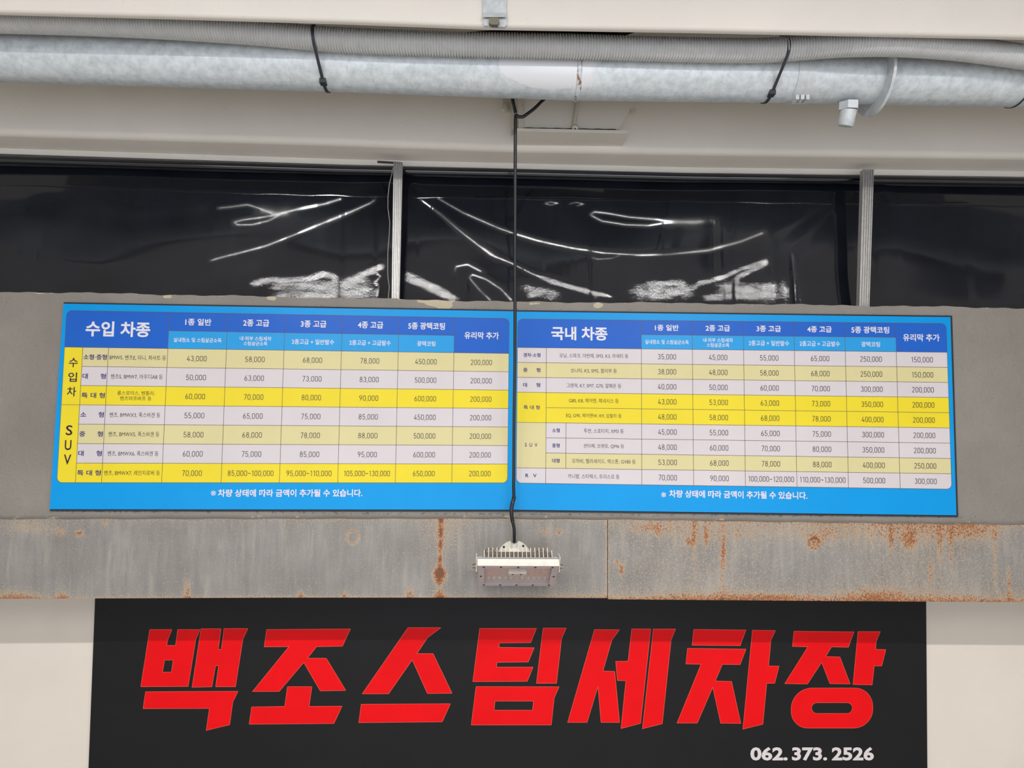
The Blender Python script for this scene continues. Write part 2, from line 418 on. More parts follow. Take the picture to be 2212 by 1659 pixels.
def _arc(cx, cy, rx, ry, a0, a1, n=10): return [(cx+rx*math.cos(math.radians(a0+(a1-a0)*i/n)), cy+ry*math.sin(math.radians(a0+(a1-a0)*i/n))) for i in range(n+1)]
DIG = {
 '0': [(_arc(.25, .75, .2, .2, 0, 180, 8)+_arc(.25, .25, .2, .2, 180, 360, 8), True)],
 '1': [([(.09, .80), (.27, .95), (.27, .0)], False)],
 '2': [(_arc(.25, .75, .19, .2, 170, -20, 10)+[(.38, .56), (.06, .05), (.46, .05)], False)],
 '3': [(_arc(.25, .755, .17, .195, 160, -80, 9)+_arc(.25, .295, .2, .245, 82, -165, 10), False)],
 '4': [([(.31, .97), (.05, .27), (.48, .27)], False), ([(.365, .52), (.365, .0)], False)],
 '5': [([(.43, .95), (.11, .95), (.08, .54)]+_arc(.24, .315, .21, .265, 125, -160, 12), False)],
 '6': [([(.34, .97), (.22, .78), (.10, .50)]+_arc(.25, .285, .195, .235, 165, 520, 16), False)],
 '7': [([(.05, .95), (.45, .95), (.18, .0)], False)],
 '8': [(_arc(.25, .745, .165, .205, 0, 340, 14), True), (_arc(.25, .29, .195, .24, 0, 340, 14), True)],
 ',': [([(.09, .09), (.03, -.12)], False)],
 '~': [([(.03, .42), (.10, .51), (.19, .50), (.29, .43), (.38, .42), (.45, .51)], False)]}
DIG['9'] = [([(.5-x, 1-y) for x, y in DIG['6'][0][0]], False)]
def ribbon(mb, mapf, pts, closed, hw):
    n = len(pts); A = []; B = []
    for i in range(n):
        a = Vector(pts[i-1]) if (closed or i) else None; b = Vector(pts[i]); c = Vector(pts[(i+1) % n]) if (closed or i < n-1) else None
        d1 = (b-a).normalized() if a is not None else (c-b).normalized(); d2 = (c-b).normalized() if c is not None else d1
        n1 = Vector((-d1.y, d1.x)); n2 = Vector((-d2.y, d2.x)); m_ = n1+n2
        m_ = n1 if m_.length < .3 else m_.normalized(); k_ = min(1.8, 1/max(.4, m_.dot(n1)))
        A.append(b+m_*hw*k_); B.append(b-m_*hw*k_)
    vs = [mapf(*p) for p in A]+[mapf(*p) for p in B]
    mb.add(vs, [(i, (i+1) % n, n+(i+1) % n, n+i) for i in range(n if closed else n-1)])
def digits(mb, mapf, body, cx, cy, w_, h_):
    x = 0; items = []
    for ch in body:
        adv = {',': .24, '~': .60, '1': .50}.get(ch, .62)
        items.append((x, ch)); x += adv
    tot = x-.12; sx = w_/tot; sy = h_
    for x0, ch in items:
        for pts, closed in DIG[ch]:
            q = [(cx-w_/2+(x0+px_)*sx, cy+h_/2-py_*sy) for px_, py_ in pts]
            ribbon(mb, mapf, q, closed, 0.50)

def hom(src, dst):
    A = []; B = []
    for (x, y), (u, v) in zip(src, dst):
        A += [[x, y, 1, 0, 0, 0, -u*x, -u*y], [0, 0, 0, x, y, 1, -v*x, -v*y]]; B += [u, v]
    return np.append(np.linalg.solve(np.array(A, float), np.array(B, float)), 1).reshape(3, 3)
class Table:
    def __init__(s, quad, wpx, hpx):
        s.h = hom([(0, 0), (wpx, 0), (wpx, hpx), (0, hpx)], quad); s.inv = np.linalg.inv(s.h); s.w = wpx; s.hh = hpx
    def px(s, x, y):
        v = s.h@np.array([x, y, 1.0]); return v[0]/v[2], v[1]/v[2]
    def un(s, u, v):
        q = s.inv@np.array([u, v, 1.0]); return q[0]/q[2], q[1]/q[2]
    def P(s, Y): return lambda x, y: at(*s.px(x, y), Y)
Z_ROW, Z_LINE, Z_TXT = -0.0006, -0.0011, -0.0015
def rect_poly(x0, y0, x1, y1, r=(0, 0, 0, 0)):       # tl tr br bl
    pts = []
    for (cx, cy, a0, rr) in ((x0, y0, 180, r[0]), (x1, y0, 270, r[1]), (x1, y1, 0, r[2]), (x0, y1, 90, r[3])):
        if rr == 0: pts.append((cx, cy)); continue
        ox = cx+rr if cx == x0 else cx-rr; oy = cy+rr if cy == y0 else cy-rr
        for i in range(9):
            a = math.radians(a0+i*90/8); pts.append((ox+rr*math.cos(a), oy+rr*math.sin(a)))
    return pts
def flat(mb, T, poly, Y):
    f = T.P(Y); vs = [f(x, y) for x, y in poly]; n = len(vs)
    nn = (vs[1]-vs[0]).cross(vs[2]-vs[0])
    mb.add(vs, [tuple(range(n)) if nn.y < 0 else tuple(range(n-1, -1, -1))])
def hline(mb, T, x0, x1, y, w_=0.9): flat(mb, T, [(x0, y-w_/2), (x1, y-w_/2), (x1, y+w_/2), (x0, y+w_/2)], Z_LINE)
def vline(mb, T, x, y0, y1, w_=0.9): flat(mb, T, [(x-w_/2, y0), (x+w_/2, y0), (x+w_/2, y1), (x-w_/2, y1)], Z_LINE)

def make_board(cfg):
    q = cfg['quad']; T = Table(cfg['tquad'], cfg['tw'], cfg['th']); tw, th = T.w, T.hh
    root = thing('price_board', cfg['label'], 'sign', at((q[0][0]+q[1][0])/2, q[3][1], 0.005), 'blue price boards on the grey beam')
    MB().prism(q, 0.0, 0.005).build('face_sheet', M['p_border'], root)
    e = cfg['foam']
    MB().prism([(q[0][0]+e[0], q[0][1]-3.2), (q[1][0]+e[1], q[1][1]-3.2), (q[2][0]+e[1], q[2][1]+3.6), (q[3][0]+e[0], q[3][1]+3.6)], 0.005, PY-0.0008).build('foam_backing', M['blackedge'], root)
    cx = [c*tw for c in cfg['cols']]; hm, hb = cfg['hm']*th, cfg['hb']*th; R = 11
    nr = len(cfg['rows']); ry = [hb+(th-hb)*i/nr for i in range(nr+1)]
    # header
    mb = MB(); flat(mb, T, rect_poly(0, 0, tw, hb, (R, R, 0, 0)), Z_ROW)
    hd = mb.build('header_band', M['p_head'], root, label='royal blue header band')
    mb = MB(); flat(mb, T, [(cx[cfg['p0']], hm), (cx[-2], hm), (cx[-2], hb), (cx[cfg['p0']], hb)], Z_ROW-0.0003)
    sb = mb.build('subheader_band', M['p_sub'], root, label='light blue band under the header')
    f = T.P(Z_TXT)
    mb = MB(); ti = cfg['title']
    c0 = T.un(*ti[1]); textgeo(mb, f, ti[0], c0[0], c0[1], ti[2], ti[3], 0.028)
    for i, (s_, w_, h_) in enumerate(cfg['heads']):
        j = cfg['p0']+i
        if i < 5: textgeo(mb, f, s_, (cx[j]+cx[j+1])/2, hm*0.5, w_, h_, 0.022)
        else: textgeo(mb, f, s_, (cx[j]+cx[j+1])/2, hb*0.5, w_, h_, 0.022)
    mb.build('lettering', M['ink_white'], hd)['kind'] = 'stuff'
    mb = MB()
    for i, lines in enumerate(cfg['subs']):
        j = cfg['p0']+i; xm = (cx[j]+cx[j+1])/2; ym = (hm+hb)/2
        for k_, (s_, w_, h_) in enumerate(lines):
            dy = 0 if len(lines) == 1 else (k_-0.5)*10.8
            textgeo(mb, f, s_, xm, ym+dy, w_, h_, 0.012)
    mb.build('lettering', M['ink_white'], sb)['kind'] = 'stuff'
    # rows
    for i, row in enumerate(cfg['rows']):
        mb = MB(); x0 = cx[row['x0']]
        rr = [0, 0, 0, 0]
        if i == nr-1: rr[2] = R; rr[3] = R if row['x0'] == 0 else 0
        flat(mb, T, rect_poly(x0, ry[i], tw, ry[i+1], rr), Z_ROW)
        ro = mb.build('table_row', M['p_'+row['c']], root, label='%s table row' % {'beige': 'beige', 'white': 'off-white', 'yellow': 'bright yellow'}[row['c']])
        ym = (ry[i]+ry[i+1])/2
        for k_, s_ in enumerate(row['prices']):
            j = cfg['p0']+k_
            n_ = len(s_); w_ = {6: cfg['nw'][0], 7: cfg['nw'][1]}.get(n_, cfg['nw'][2] if n_ < 15 else cfg['nw'][3])
            mb = MB(); digits(mb, f, s_, (cx[j]+cx[j+1])/2, ym+0.3, w_, 11.9); mb.build('price_figure', M['ink_grey'], ro)['kind'] = 'stuff'
        mb = MB(); mx0, mx1 = cx[row['m0']], cx[cfg['p0']]
        for k_, (s_, w_) in enumerate(row['model']):
            dy = 0 if len(row['model']) == 1 else (k_-0.5)*11.2
            textgeo(mb, f, s_, (mx0+mx1)/2, ym+dy+row.get('my', 0), w_, cfg['mh'] if len(row['model']) == 1 else 9.0, -0.006)
        mb.build('model_lettering', M['ink_grey'], ro)['kind'] = 'stuff'
        if row.get('cat'):
            mb = MB(); s_, w_, h_ = row['cat']; a, b_ = row['cc']
            textgeo(mb, f, s_, (cx[a]+cx[b_])/2, ym+row.get('cy', 0), w_, h_, 0.012)
            mb.build('category_lettering', M['ink_navy'], ro)['kind'] = 'stuff'
    for sd in cfg['sides']:
        mb = MB(); a, b_ = sd['r']; rr = [0, 0, 0, 0]
        if b_ == nr: rr[3] = R
        flat(mb, T, rect_poly(0, ry[a], cx[sd.get('cx', 1)], ry[b_], rr), Z_ROW-(0.0002 if cfg['p0'] == 2 or True else 0))
        so = mb.build('side_cell', M['p_'+sd['c']], root, label='%s merged side cell' % sd['c'])
        mb = MB()
        for s_, p_, w_, h_ in sd['t']:
            q_ = T.un(*p_); textgeo(mb, f, s_, q_[0], q_[1], w_, h_, sd.get('off', 0.010))
        mb.build('lettering', M[sd.get('ink', 'ink_black')], so)['kind'] = 'stuff'
    # rules
    mb = MB()
    for i in range(nr+1):
        if i == nr: hline(mb, T, R, tw-R, ry[i]); continue
        xs = cx[cfg['rows'][i]['lx']] if i else 0
        hline(mb, T, xs, tw, ry[i])
    hline(mb, T, cx[cfg['p0']], cx[-2], hm); hline(mb, T, R, tw-R, 0)
    for j in range(cfg['p0'], len(cx)-1): vline(mb, T, cx[j], 0, th)
    for (j, a, b_) in cfg['vl']: vline(mb, T, cx[j], ry[a], ry[b_])
    vline(mb, T, 0, R, th-R, .7); vline(mb, T, tw, R, th-R, .7)
    for (ox, oy, a0) in ((R, R, 180), (tw-R, R, 270), (tw-R, th-R, 0), (R, th-R, 90)):
        for i in range(6):
            a, b2 = math.radians(a0+i*15), math.radians(a0+(i+1)*15)
            flat(mb, T, [(ox+(R-.4)*math.cos(a), oy+(R-.4)*math.sin(a)), (ox+(R-.4)*math.cos(b2), oy+(R-.4)*math.sin(b2)), (ox+(R+.4)*math.cos(b2), oy+(R+.4)*math.sin(b2)), (ox+(R+.4)*math.cos(a), oy+(R+.4)*math.sin(a))], Z_LINE)
    mb.build('rule_lines', M['ink_line'], root)['kind'] = 'stuff'
    mb = MB(); s_, p_, w_, h_ = cfg['caption']; q_ = T.un(*p_)
    textgeo(mb, f, s_, q_[0], q_[1], w_, h_, 0.024, ref=s_.replace('.', ''))
    q2 = T.un(p_[0]-w_/2-13, p_[1]+0.3); textgeo(mb, f, '※', q2[0], q2[1], 11, 11, 0.0)
    mb.build('caption_lettering', M['ink_white'], root)['kind'] = 'stuff'
    return root

SUBS = lambda a, b, c, d, e, f_: [[('실내청소 및 스팀살균소독', a, 10)], [('내·외부 스팀세차', b, 9.3), ('스팀살균소독', c, 9.3)], [('2종고급 + 일반발수', d, 11.5)], [('2종고급 + 고급발수', e, 11.5)], [('광택코팅', f_, 11.5)]]
CAPT = '차량 상태에 따라 금액이 추가될 수 있습니다.'
Lrow = lambda c, cat, model, prices: dict(c=c, x0=1, lx=1, m0=2, cc=(1, 2), cat=(cat, 48.5, 11.5), model=model, prices=prices.split())
lrows = [
 Lrow('beige', '소형·중형', [('BMW5, 벤츠E, 미니, 파사트 등', 118)], '43,000 58,000 68,000 78,000 450,000 200,000'),
 Lrow('white', '대      형', [('벤츠S, BMW7, 아우디A8 등', 108)], '50,000 63,000 73,000 83,000 500,000 200,000'),
 Lrow('yellow', '특 대 형', [('롤스로이스, 벤틀리,', 78), ('벤츠마흐바흐 등', 65)], '60,000 70,000 80,000 90,000 600,000 200,000'),
 Lrow('white', '소      형', [('벤츠, BMWX3, 폭스바겐 등', 105)], '55,000 65,000 75,000 85,000 450,000 200,000'),
 Lrow('beige', '중      형', [('벤츠, BMWX5, 폭스바겐 등', 105)], '58,000 68,000 78,000 88,000 500,000 200,000'),
 Lrow('white', '대      형', [('벤츠, BMWX6, 폭스바겐 등', 105)], '60,000 75,000 85,000 95,000 600,000 200,000'),
 Lrow('yellow', '특 대 형', [('벤츠, BMWX7, 레인지로버 등', 115)], '70,000 85,000~100,000 95,000~110,000 105,000~130,000 650,000 200,000')]
lrows[3]['lx'] = 0
make_board(dict(label='left blue price board for imported cars, with a tall yellow side column on its table',
  quad=[(137, 656), (1110, 672.5), (1106.5, 1101), (107, 1100)], foam=(0.5, 0),
  tquad=[(144, 670.5), (1100, 688), (1096.2, 1043), (122.8, 1042.5)], tw=961, th=364,
  cols=[0, .0392, .0949, .2241, .3534, .482, .612, .742, .8711, 1], hm=.1107, hb=.2159, p0=3,
  title=('수입 차종', (255, 711), 135, 33), heads=[('1종 일반', 55.5, 15), ('2종 고급', 56, 15), ('3종 고급', 56, 15), ('4종 고급', 56, 15), ('5종 광택코팅', 82, 16), ('유리막 추가', 78, 16)],
  subs=SUBS(102, 68, 51, 92, 91, 41), rows=lrows, nw=(42, 48, 97, 101), mh=10.4,
  sides=[dict(r=(0, 3), c='yellow', t=[('수', (158.5, 783), 18.5, 20), ('입', (156.7, 814.5), 18, 20), ('차', (154.4, 846), 19, 20)]),
         dict(r=(3, 7), c='yellow', t=[('S', (149.4, 929.4), 13.5, 21), ('U', (147, 961.5), 13.5, 21), ('V', (145.6, 992.7), 15, 21)])],
  vl=[(1, 0, 7), (2, 0, 7)], caption=(CAPT, (628, 1065), 308, 16)))
def Rrow(c, cat, model, prices, suv=False, nocat=False, x0=0):
    d = dict(c=c, x0=x0, lx=0, m0=2 if suv else 1, model=model, prices=prices.split(), my=0)
    if not nocat: d['cat'] = cat; d['cc'] = (1, 2) if suv else (0, 1)
    return d
rrows = [
 Rrow('white', ('경차·소형', 37.5, 9), [('모닝, 스파크, 아반떼, SM3, K3, 라세티 등', 150)], '35,000 45,000 55,000 65,000 250,000 150,000'),
 Rrow('beige', ('중      형', 37.5, 9), [('쏘나타, K5, SM5, 말리부 등', 100)], '38,000 48,000 58,000 68,000 250,000 150,000'),
 Rrow('white', ('대      형', 37.5, 9), [('그랜져, K7, SM7, G70, 알페온 등', 119)], '40,000 50,000 60,000 70,000 300,000 200,000'),
 Rrow('yellow', None, [('G80, K8, 체어맨, 제네시스 등', 108)], '43,000 53,000 63,000 73,000 350,000 200,000', nocat=True, x0=1),
 Rrow('yellow', None, [('EQ, G90, 체어맨W, K9, 임팔라 등', 120)], '48,000 58,000 68,000 78,000 400,000 200,000', nocat=True, x0=1),
 Rrow('white', ('소형', 16.5, 9), [('투싼, 스포티지, XM3 등', 86)], '45,000 55,000 65,000 75,000 300,000 200,000', suv=True, x0=1),
 Rrow('white', ('중형', 16.5, 9), [('싼타페, 쏘렌토, QM6 등', 87)], '48,000 60,000 70,000 80,000 350,000 200,000', suv=True, x0=1),
 Rrow('beige', ('대형', 16.5, 9), [('모하비, 펠리세이드, 렉스톤, GV80 등', 137)], '53,000 68,000 78,000 88,000 400,000 250,000', suv=True, x0=1),
 Rrow('white', ('R   V', 24, 7.6), [('카니발, 스타렉스, 트리스모 등', 111)], '70,000 90,000 100,000~120,000 110,000~130,000 500,000 300,000')]
rrows[4]['lx'] = rrows[6]['lx'] = rrows[7]['lx'] = 1
make_board(dict(label='right blue price board for domestic cars, with a beige SUV side cell',
  quad=[(1111, 673), (2053, 685), (2066, 1113), (1107.5, 1101)], foam=(0, 4),
  tquad=[(1118.4, 689), (2044, 698.8), (2056, 1056.7), (1115.3, 1043.3)], tw=933, th=356,
  cols=[0, .068, .1147, .2903, .4095, .5287, .6467, .7647, .8826, 1], hm=.0888, hb=.1763, p0=3,
  title=('국내 차종', (1251.5, 720.5), 123, 30), heads=[('1종 일반', 52, 13.5), ('2종 고급', 53, 13.5), ('3종 고급', 53, 13.5), ('4종 고급', 53, 13.5), ('5종 광택코팅', 82, 15), ('유리막 추가', 79, 16)],
  subs=SUBS(95, 65, 49, 87.5, 87, 40.5), rows=rrows, nw=(40, 47, 98, 98), mh=9.6,
  sides=[dict(r=(3, 5), c='yellow', t=[('특 대 형', (1148.5, 880), 35, 9)], ink='ink_navy'),
         dict(r=(5, 8), c='beige', t=[('S  U  V', (1147.5, 961), 27, 8)], ink='ink_navy')],
  vl=[(1, 0, 9), (2, 5, 8)], caption=(CAPT, (1594.5, 1068.5), 296, 16)))

# ---------------------------------------------------------------- black sign with red letters
SY = WY-0.012
sign = thing('carwash_sign', 'large black sign board with big red slanted Korean letters below the grey beam', 'sign', at(1104, 1800, SY))
MB().prism([(206.2, 1270), (2000.5, 1270), (2004.5, 1830), (184.5, 1830)], SY, WY-0.001).build('sign_panel', M['sign'], sign)
K = 2212/500
def Q(ox, pts): return [(ox+x/K, 1340+y/K) for x, y in pts]
def arc(cx, cy, rx, ry, a0, a1, n=10): return [(cx+rx*math.cos(math.radians(a0+(a1-a0)*i/n)), cy+ry*math.sin(math.radians(a0+(a1-a0)*i/n))) for i in range(n+1)]
oo = arc(1390, 847, 200, 200, 180, 270)+arc(1800, 820, 170, 173, 270, 360)+arc(1785, 850, 185, 180, 0, 90)+arc(1345, 870, 155, 160, 90, 180)
oi = arc(1437, 838, 52, 51, 180, 270, 6)+arc(1724, 838, 52, 51, 270, 360, 6)+arc(1724, 838, 50, 52, 0, 90, 6)+arc(1437, 838, 52, 52, 90, 180, 6)
letters = {
 0: (290, [([(148,88),(360,88),(320,188),(310,240),(395,240),(415,88),(628,88),(588,185),(515,632),(62,635)], [[(290,380),(372,380),(355,494),(270,496)]]),
   ([(638,80),(830,80),(803,278),(832,278),(858,78),(1087,78),(1038,182),(967,635),(778,635),(806,434),(777,434),(742,635),(552,640)], []),
   ([(108,682),(992,678),(942,780),(912,998),(688,1052),(718,842),(84,844)], [])]),
 1: (290, [([(1265,88),(2066,82),(1990,247),(1742,252),(1655,362),(1835,362),(2022,670),(1778,675),(1620,403),(1385,680),(1130,680),(1478,252),(1242,254)], []),
   ([(1464,634),(1698,634),(1671,822),(1986,820),(1908,986),(1098,993),(1122,828),(1438,822)], [])]),
 2: (770, [([(492,70),(808,70),(680,165),(577,318),(732,318),(914,697),(678,699),(533,378),(307,702),(55,702)], []), ([(46,802),(898,797),(820,970),(22,978)], [])]),
 3: (770, [([(1178,77),(1720,77),(1665,213),(1365,217),(1362,258),(1698,262),(1642,398),(1342,402),(1338,447),(1688,447),(1632,583),(1112,586)], []),
   ([(1784,74),(2005,74),(1960,175),(1912,602),(1720,602)], []), ([(1143,633),(1937,635),(1890,740),(1862,1000),(1097,1000)], [[(1324,772),(1692,772),(1683,859),(1315,859)]])]),
 4: (1220, [([(284,88),(523,90),(450,188),(365,484),(477,488),(524,976),(347,976),(317,632),(213,976),(27,976)], []),
   ([(640,82),(822,82),(724,985),(537,1034),(584,577),(503,575),(487,393),(605,390)], []), ([(846,83),(1059,83),(1016,187),(932,988),(742,1036)], [])]),
 5: (1220, [([(1232,87),(1732,92),(1676,242),(1217,238)], []), ([(1173,268),(1732,275),(1676,423),(1506,421),(1438,580),(1594,584),(1682,985),(1490,983),(1414,640),(1266,982),(1072,982),(1302,420),(1157,417)], []),
   ([(1793,94),(2013,97),(1970,190),(1948,436),(2048,438),(2006,602),(1930,602),(1893,993),(1702,1040)], [])]),
 6: (1440, [([(1217,104),(1791,110),(1737,257),(1575,254),(1520,346),(1656,350),(1754,608),(1560,605),(1482,402),(1346,608),(1128,605),(1350,253),(1202,249)], []),
   ([(1829,107),(2042,108),(2002,205),(1998,278),(2095,280),(2056,436),(1984,436),(1964,617),(1781,613)], []), (oo, [oi])])}
for idx, (ox, strokes) in letters.items():
    mb = MB(); ol = MB()
    for outer, holes in strokes:
        po = Q(ox, outer); ph = [Q(ox, h) for h in holes]
        mb.prism(po, SY-0.001, SY-0.0001, ph)
        for lp in [po]+ph:
            for i in range(len(lp)):
                a, b_ = Vector(lp[i]), Vector(lp[(i+1) % len(lp)])
                if (b_-a).length < 1e-3: continue
                d = (b_-a).normalized(); n_ = Vector((-d.y, d.x))*0.42; d = d*0.3
                vs = [at(*(a-d+n_), SY-0.0013), at(*(b_+d+n_), SY-0.0013), at(*(b_+d-n_), SY-0.0013), at(*(a-d-n_), SY-0.0013)]
                ol.add(vs, [(0, 1, 2, 3)])
    lo = mb.build('red_letter', M['red'], sign, label='big red Korean letter')
    ol.build('letter_outline', M['redline'], lo)
for st_, cx_, w_ in (('062.', 1661.2, 80.6), ('373.', 1748.8, 76.0), ('2526', 1842.3, 91.0)):
    mb = MB(); textgeo(mb, lambda x, y: at(x, y, SY-0.001), st_, cx_, 1628.3, w_, 29.2, 0.035, ref='062')
    mb.build('phone_figures', M['phone'], sign, label='white telephone digits')['kind'] = 'stuff'

# ---------------------------------------------------------------- rear cream beam above the tarpaulin
def yb(u): return interp([(-700, 262), (0, 288), (740, 310), (1100, 324), (1480, 330), (2212, 340), (2900, 350)], u)
def yk(u): return interp([(-700, 298), (0, 320), (740, 343.5), (1100, 352), (1480, 361), (2212, 370), (2900, 380)], u)
uu = [-700+i*40 for i in range(91)]
rb = thing('rear_cream_beam', 'cream painted steel beam running behind the pipe above the black sheeting', 'beam', at(1106, 345, 0.15))
# flange underside level follows the photographed lower edge; the web stands over it
ZB = [at(u, yk(u), 0.17) for u in uu]
mb = MB(); prof_n = 0
for i, u in enumerate(uu):
    zb = ZB[i].z; x = ZB[i].x
    yf = 0.17-(0.17-CAM.y)*(1-(948-yk(u))/(948-yb(u)))    # where that level projects to the front edge
    R_ = 0.028
    pr = [(yf, ZC-0.003)]+[(yf+R_-R_*math.cos(math.radians(a)), zb+R_-R_*math.sin(math.radians(a))) for a in (0, 22, 45, 67, 90)]+[(0.185, zb), (0.185, ZC-0.003)]
    prof_n = len(pr)
    xx = at(u, yk(u), 0.1).x
    for (y_, z_) in pr: mb.v.append((xx, y_, z_))
    if i:
        for j in range(prof_n):
            a = i*prof_n+j; b_ = i*prof_n+(j+1) % prof_n; mb.f.append((a-prof_n, b_-prof_n, b_, a))
n0 = (len(uu)-1)*prof_n; mb.f += [tuple(range(prof_n)), tuple(range(n0+prof_n-1, n0-1, -1))]
mb.build('web', M['cream'], rb, smooth=35)
mb = MB()
for i in range(len(uu)-1):
    u, u2 = uu[i], uu[i+1]
    f4 = [at(u, yk(u)+12, 0.172), at(u2, yk(u2)+12, 0.172), at(u2, yk(u2)-2, 0.172), at(u, yk(u)-2, 0.172)]
    mb.hexa(f4, [p+Vector((0, 0.014, 0)) for p in f4])
mb.build('angle_lip', M['cream'], rb)
# welded seat plate and bracket box
pz = at(1356, 284, -0.10)
T0, T1 = at(1117, 283.5, -0.10), at(1356, 288.5, -0.10)
bk = thing('beam_splice_bracket', 'cream welded bracket with a flat seat plate under the pipe, left of the drain fitting', 'bracket', (T0+T1)/2)
for nm_, a, b_, zt, y1 in (('seat_plate', T0, T1, 0.013, 0.12),):
    mb = MB(); mb.hexa([a, b_, b_+Vector((0, 0, zt)), a+Vector((0, 0, zt))], [Vector((a.x, y1, a.z)), Vector((b_.x, y1, b_.z)), Vector((b_.x, y1, b_.z+zt)), Vector((a.x, y1, a.z+zt))]); mb.build(nm_, M['cream'], bk)
mb = MB(); mb.prism([(1120, 276), (1338, 280), (1392, 165), (1120, 150)], -0.085, 0.06); mb.build('gusset_plate', M['cream'], bk)
mb = MB(); mb.tube([at(1239, 274, -0.092), at(1243, 250, -0.092), at(1250, 200, -0.092)], [0.009, 0.008, 0.007], 8)
mb.tube([at(1236, 277, -0.098), at(1242, 272, -0.098), at(1249, 277, -0.098)], 0.008, 8); mb.build('weld_rib', M['cream_dirty'], bk, smooth=60)
mb = MB(); mb.tube([at(1122+i*8, 276.4+i*0.14+0.4*math.sin(i*1.7), -0.089) for i in range(27)], 0.0022, 6); mb.build('weld_gap', M['dark_line'], bk, smooth=60)
mb = MB(); mb.prism([(1120, 150), (1128, 150), (1132, 276), (1120, 276)], -0.096, -0.08); mb.prism([(1086, 205), (1104, 205), (1104, 243), (1088, 243)], 0.02, 0.045); mb.prism([(1105, 205), (1120, 205), (1118, 272), (1105, 280)], -0.03, 0.05)
mb.build('end_cleat', M['cream_dirty'], bk)
mb = MB()
for (u, v, a) in ((1090, 236, 0.02), (1367, 243, -0.03)):
    mb = MB(); p = at(u, v, a); mb.tube([p, p+Vector((0, -0.02, 0))], 0.013, 6)
    mb.build('bolt_head', M['cream_dirty'], bk, smooth=30)
mb = MB(); mb.tube([at(*q, 0.055) for q in ((1086, 243), (1079, 258), (1077, 265), (1078, 285), (1077, 296), (1082, 306), (1082, 312), (1078, 318), (1079, 325))], 0.0011, 6)
tag(mb.build('loose_wire', M['dark_line'], None, smooth=60), 'thin dark stray wire hanging on the cream beam left of the bracket', 'wire')

# ---------------------------------------------------------------- black tarpaulin
rod = [( -700, 340), (0, 344), (740, 366), (1110, 373), (1480, 382), (2212, 392), (2900, 402)]
tp = thing('black_tarpaulin', 'glossy black plastic sheeting with wrinkled folds stretched above the grey beam', 'tarpaulin', at(1106, 655, 0.17))
mb = MB(); mb.tube([at(u, interp(rod, u)+1, 0.160) for u in uu], 0.0185, 20); mb.build('rolled_top_hem', M['tarp'], tp, smooth=60, attrs={'crinkle': [0.0]*(len(uu)*20)})
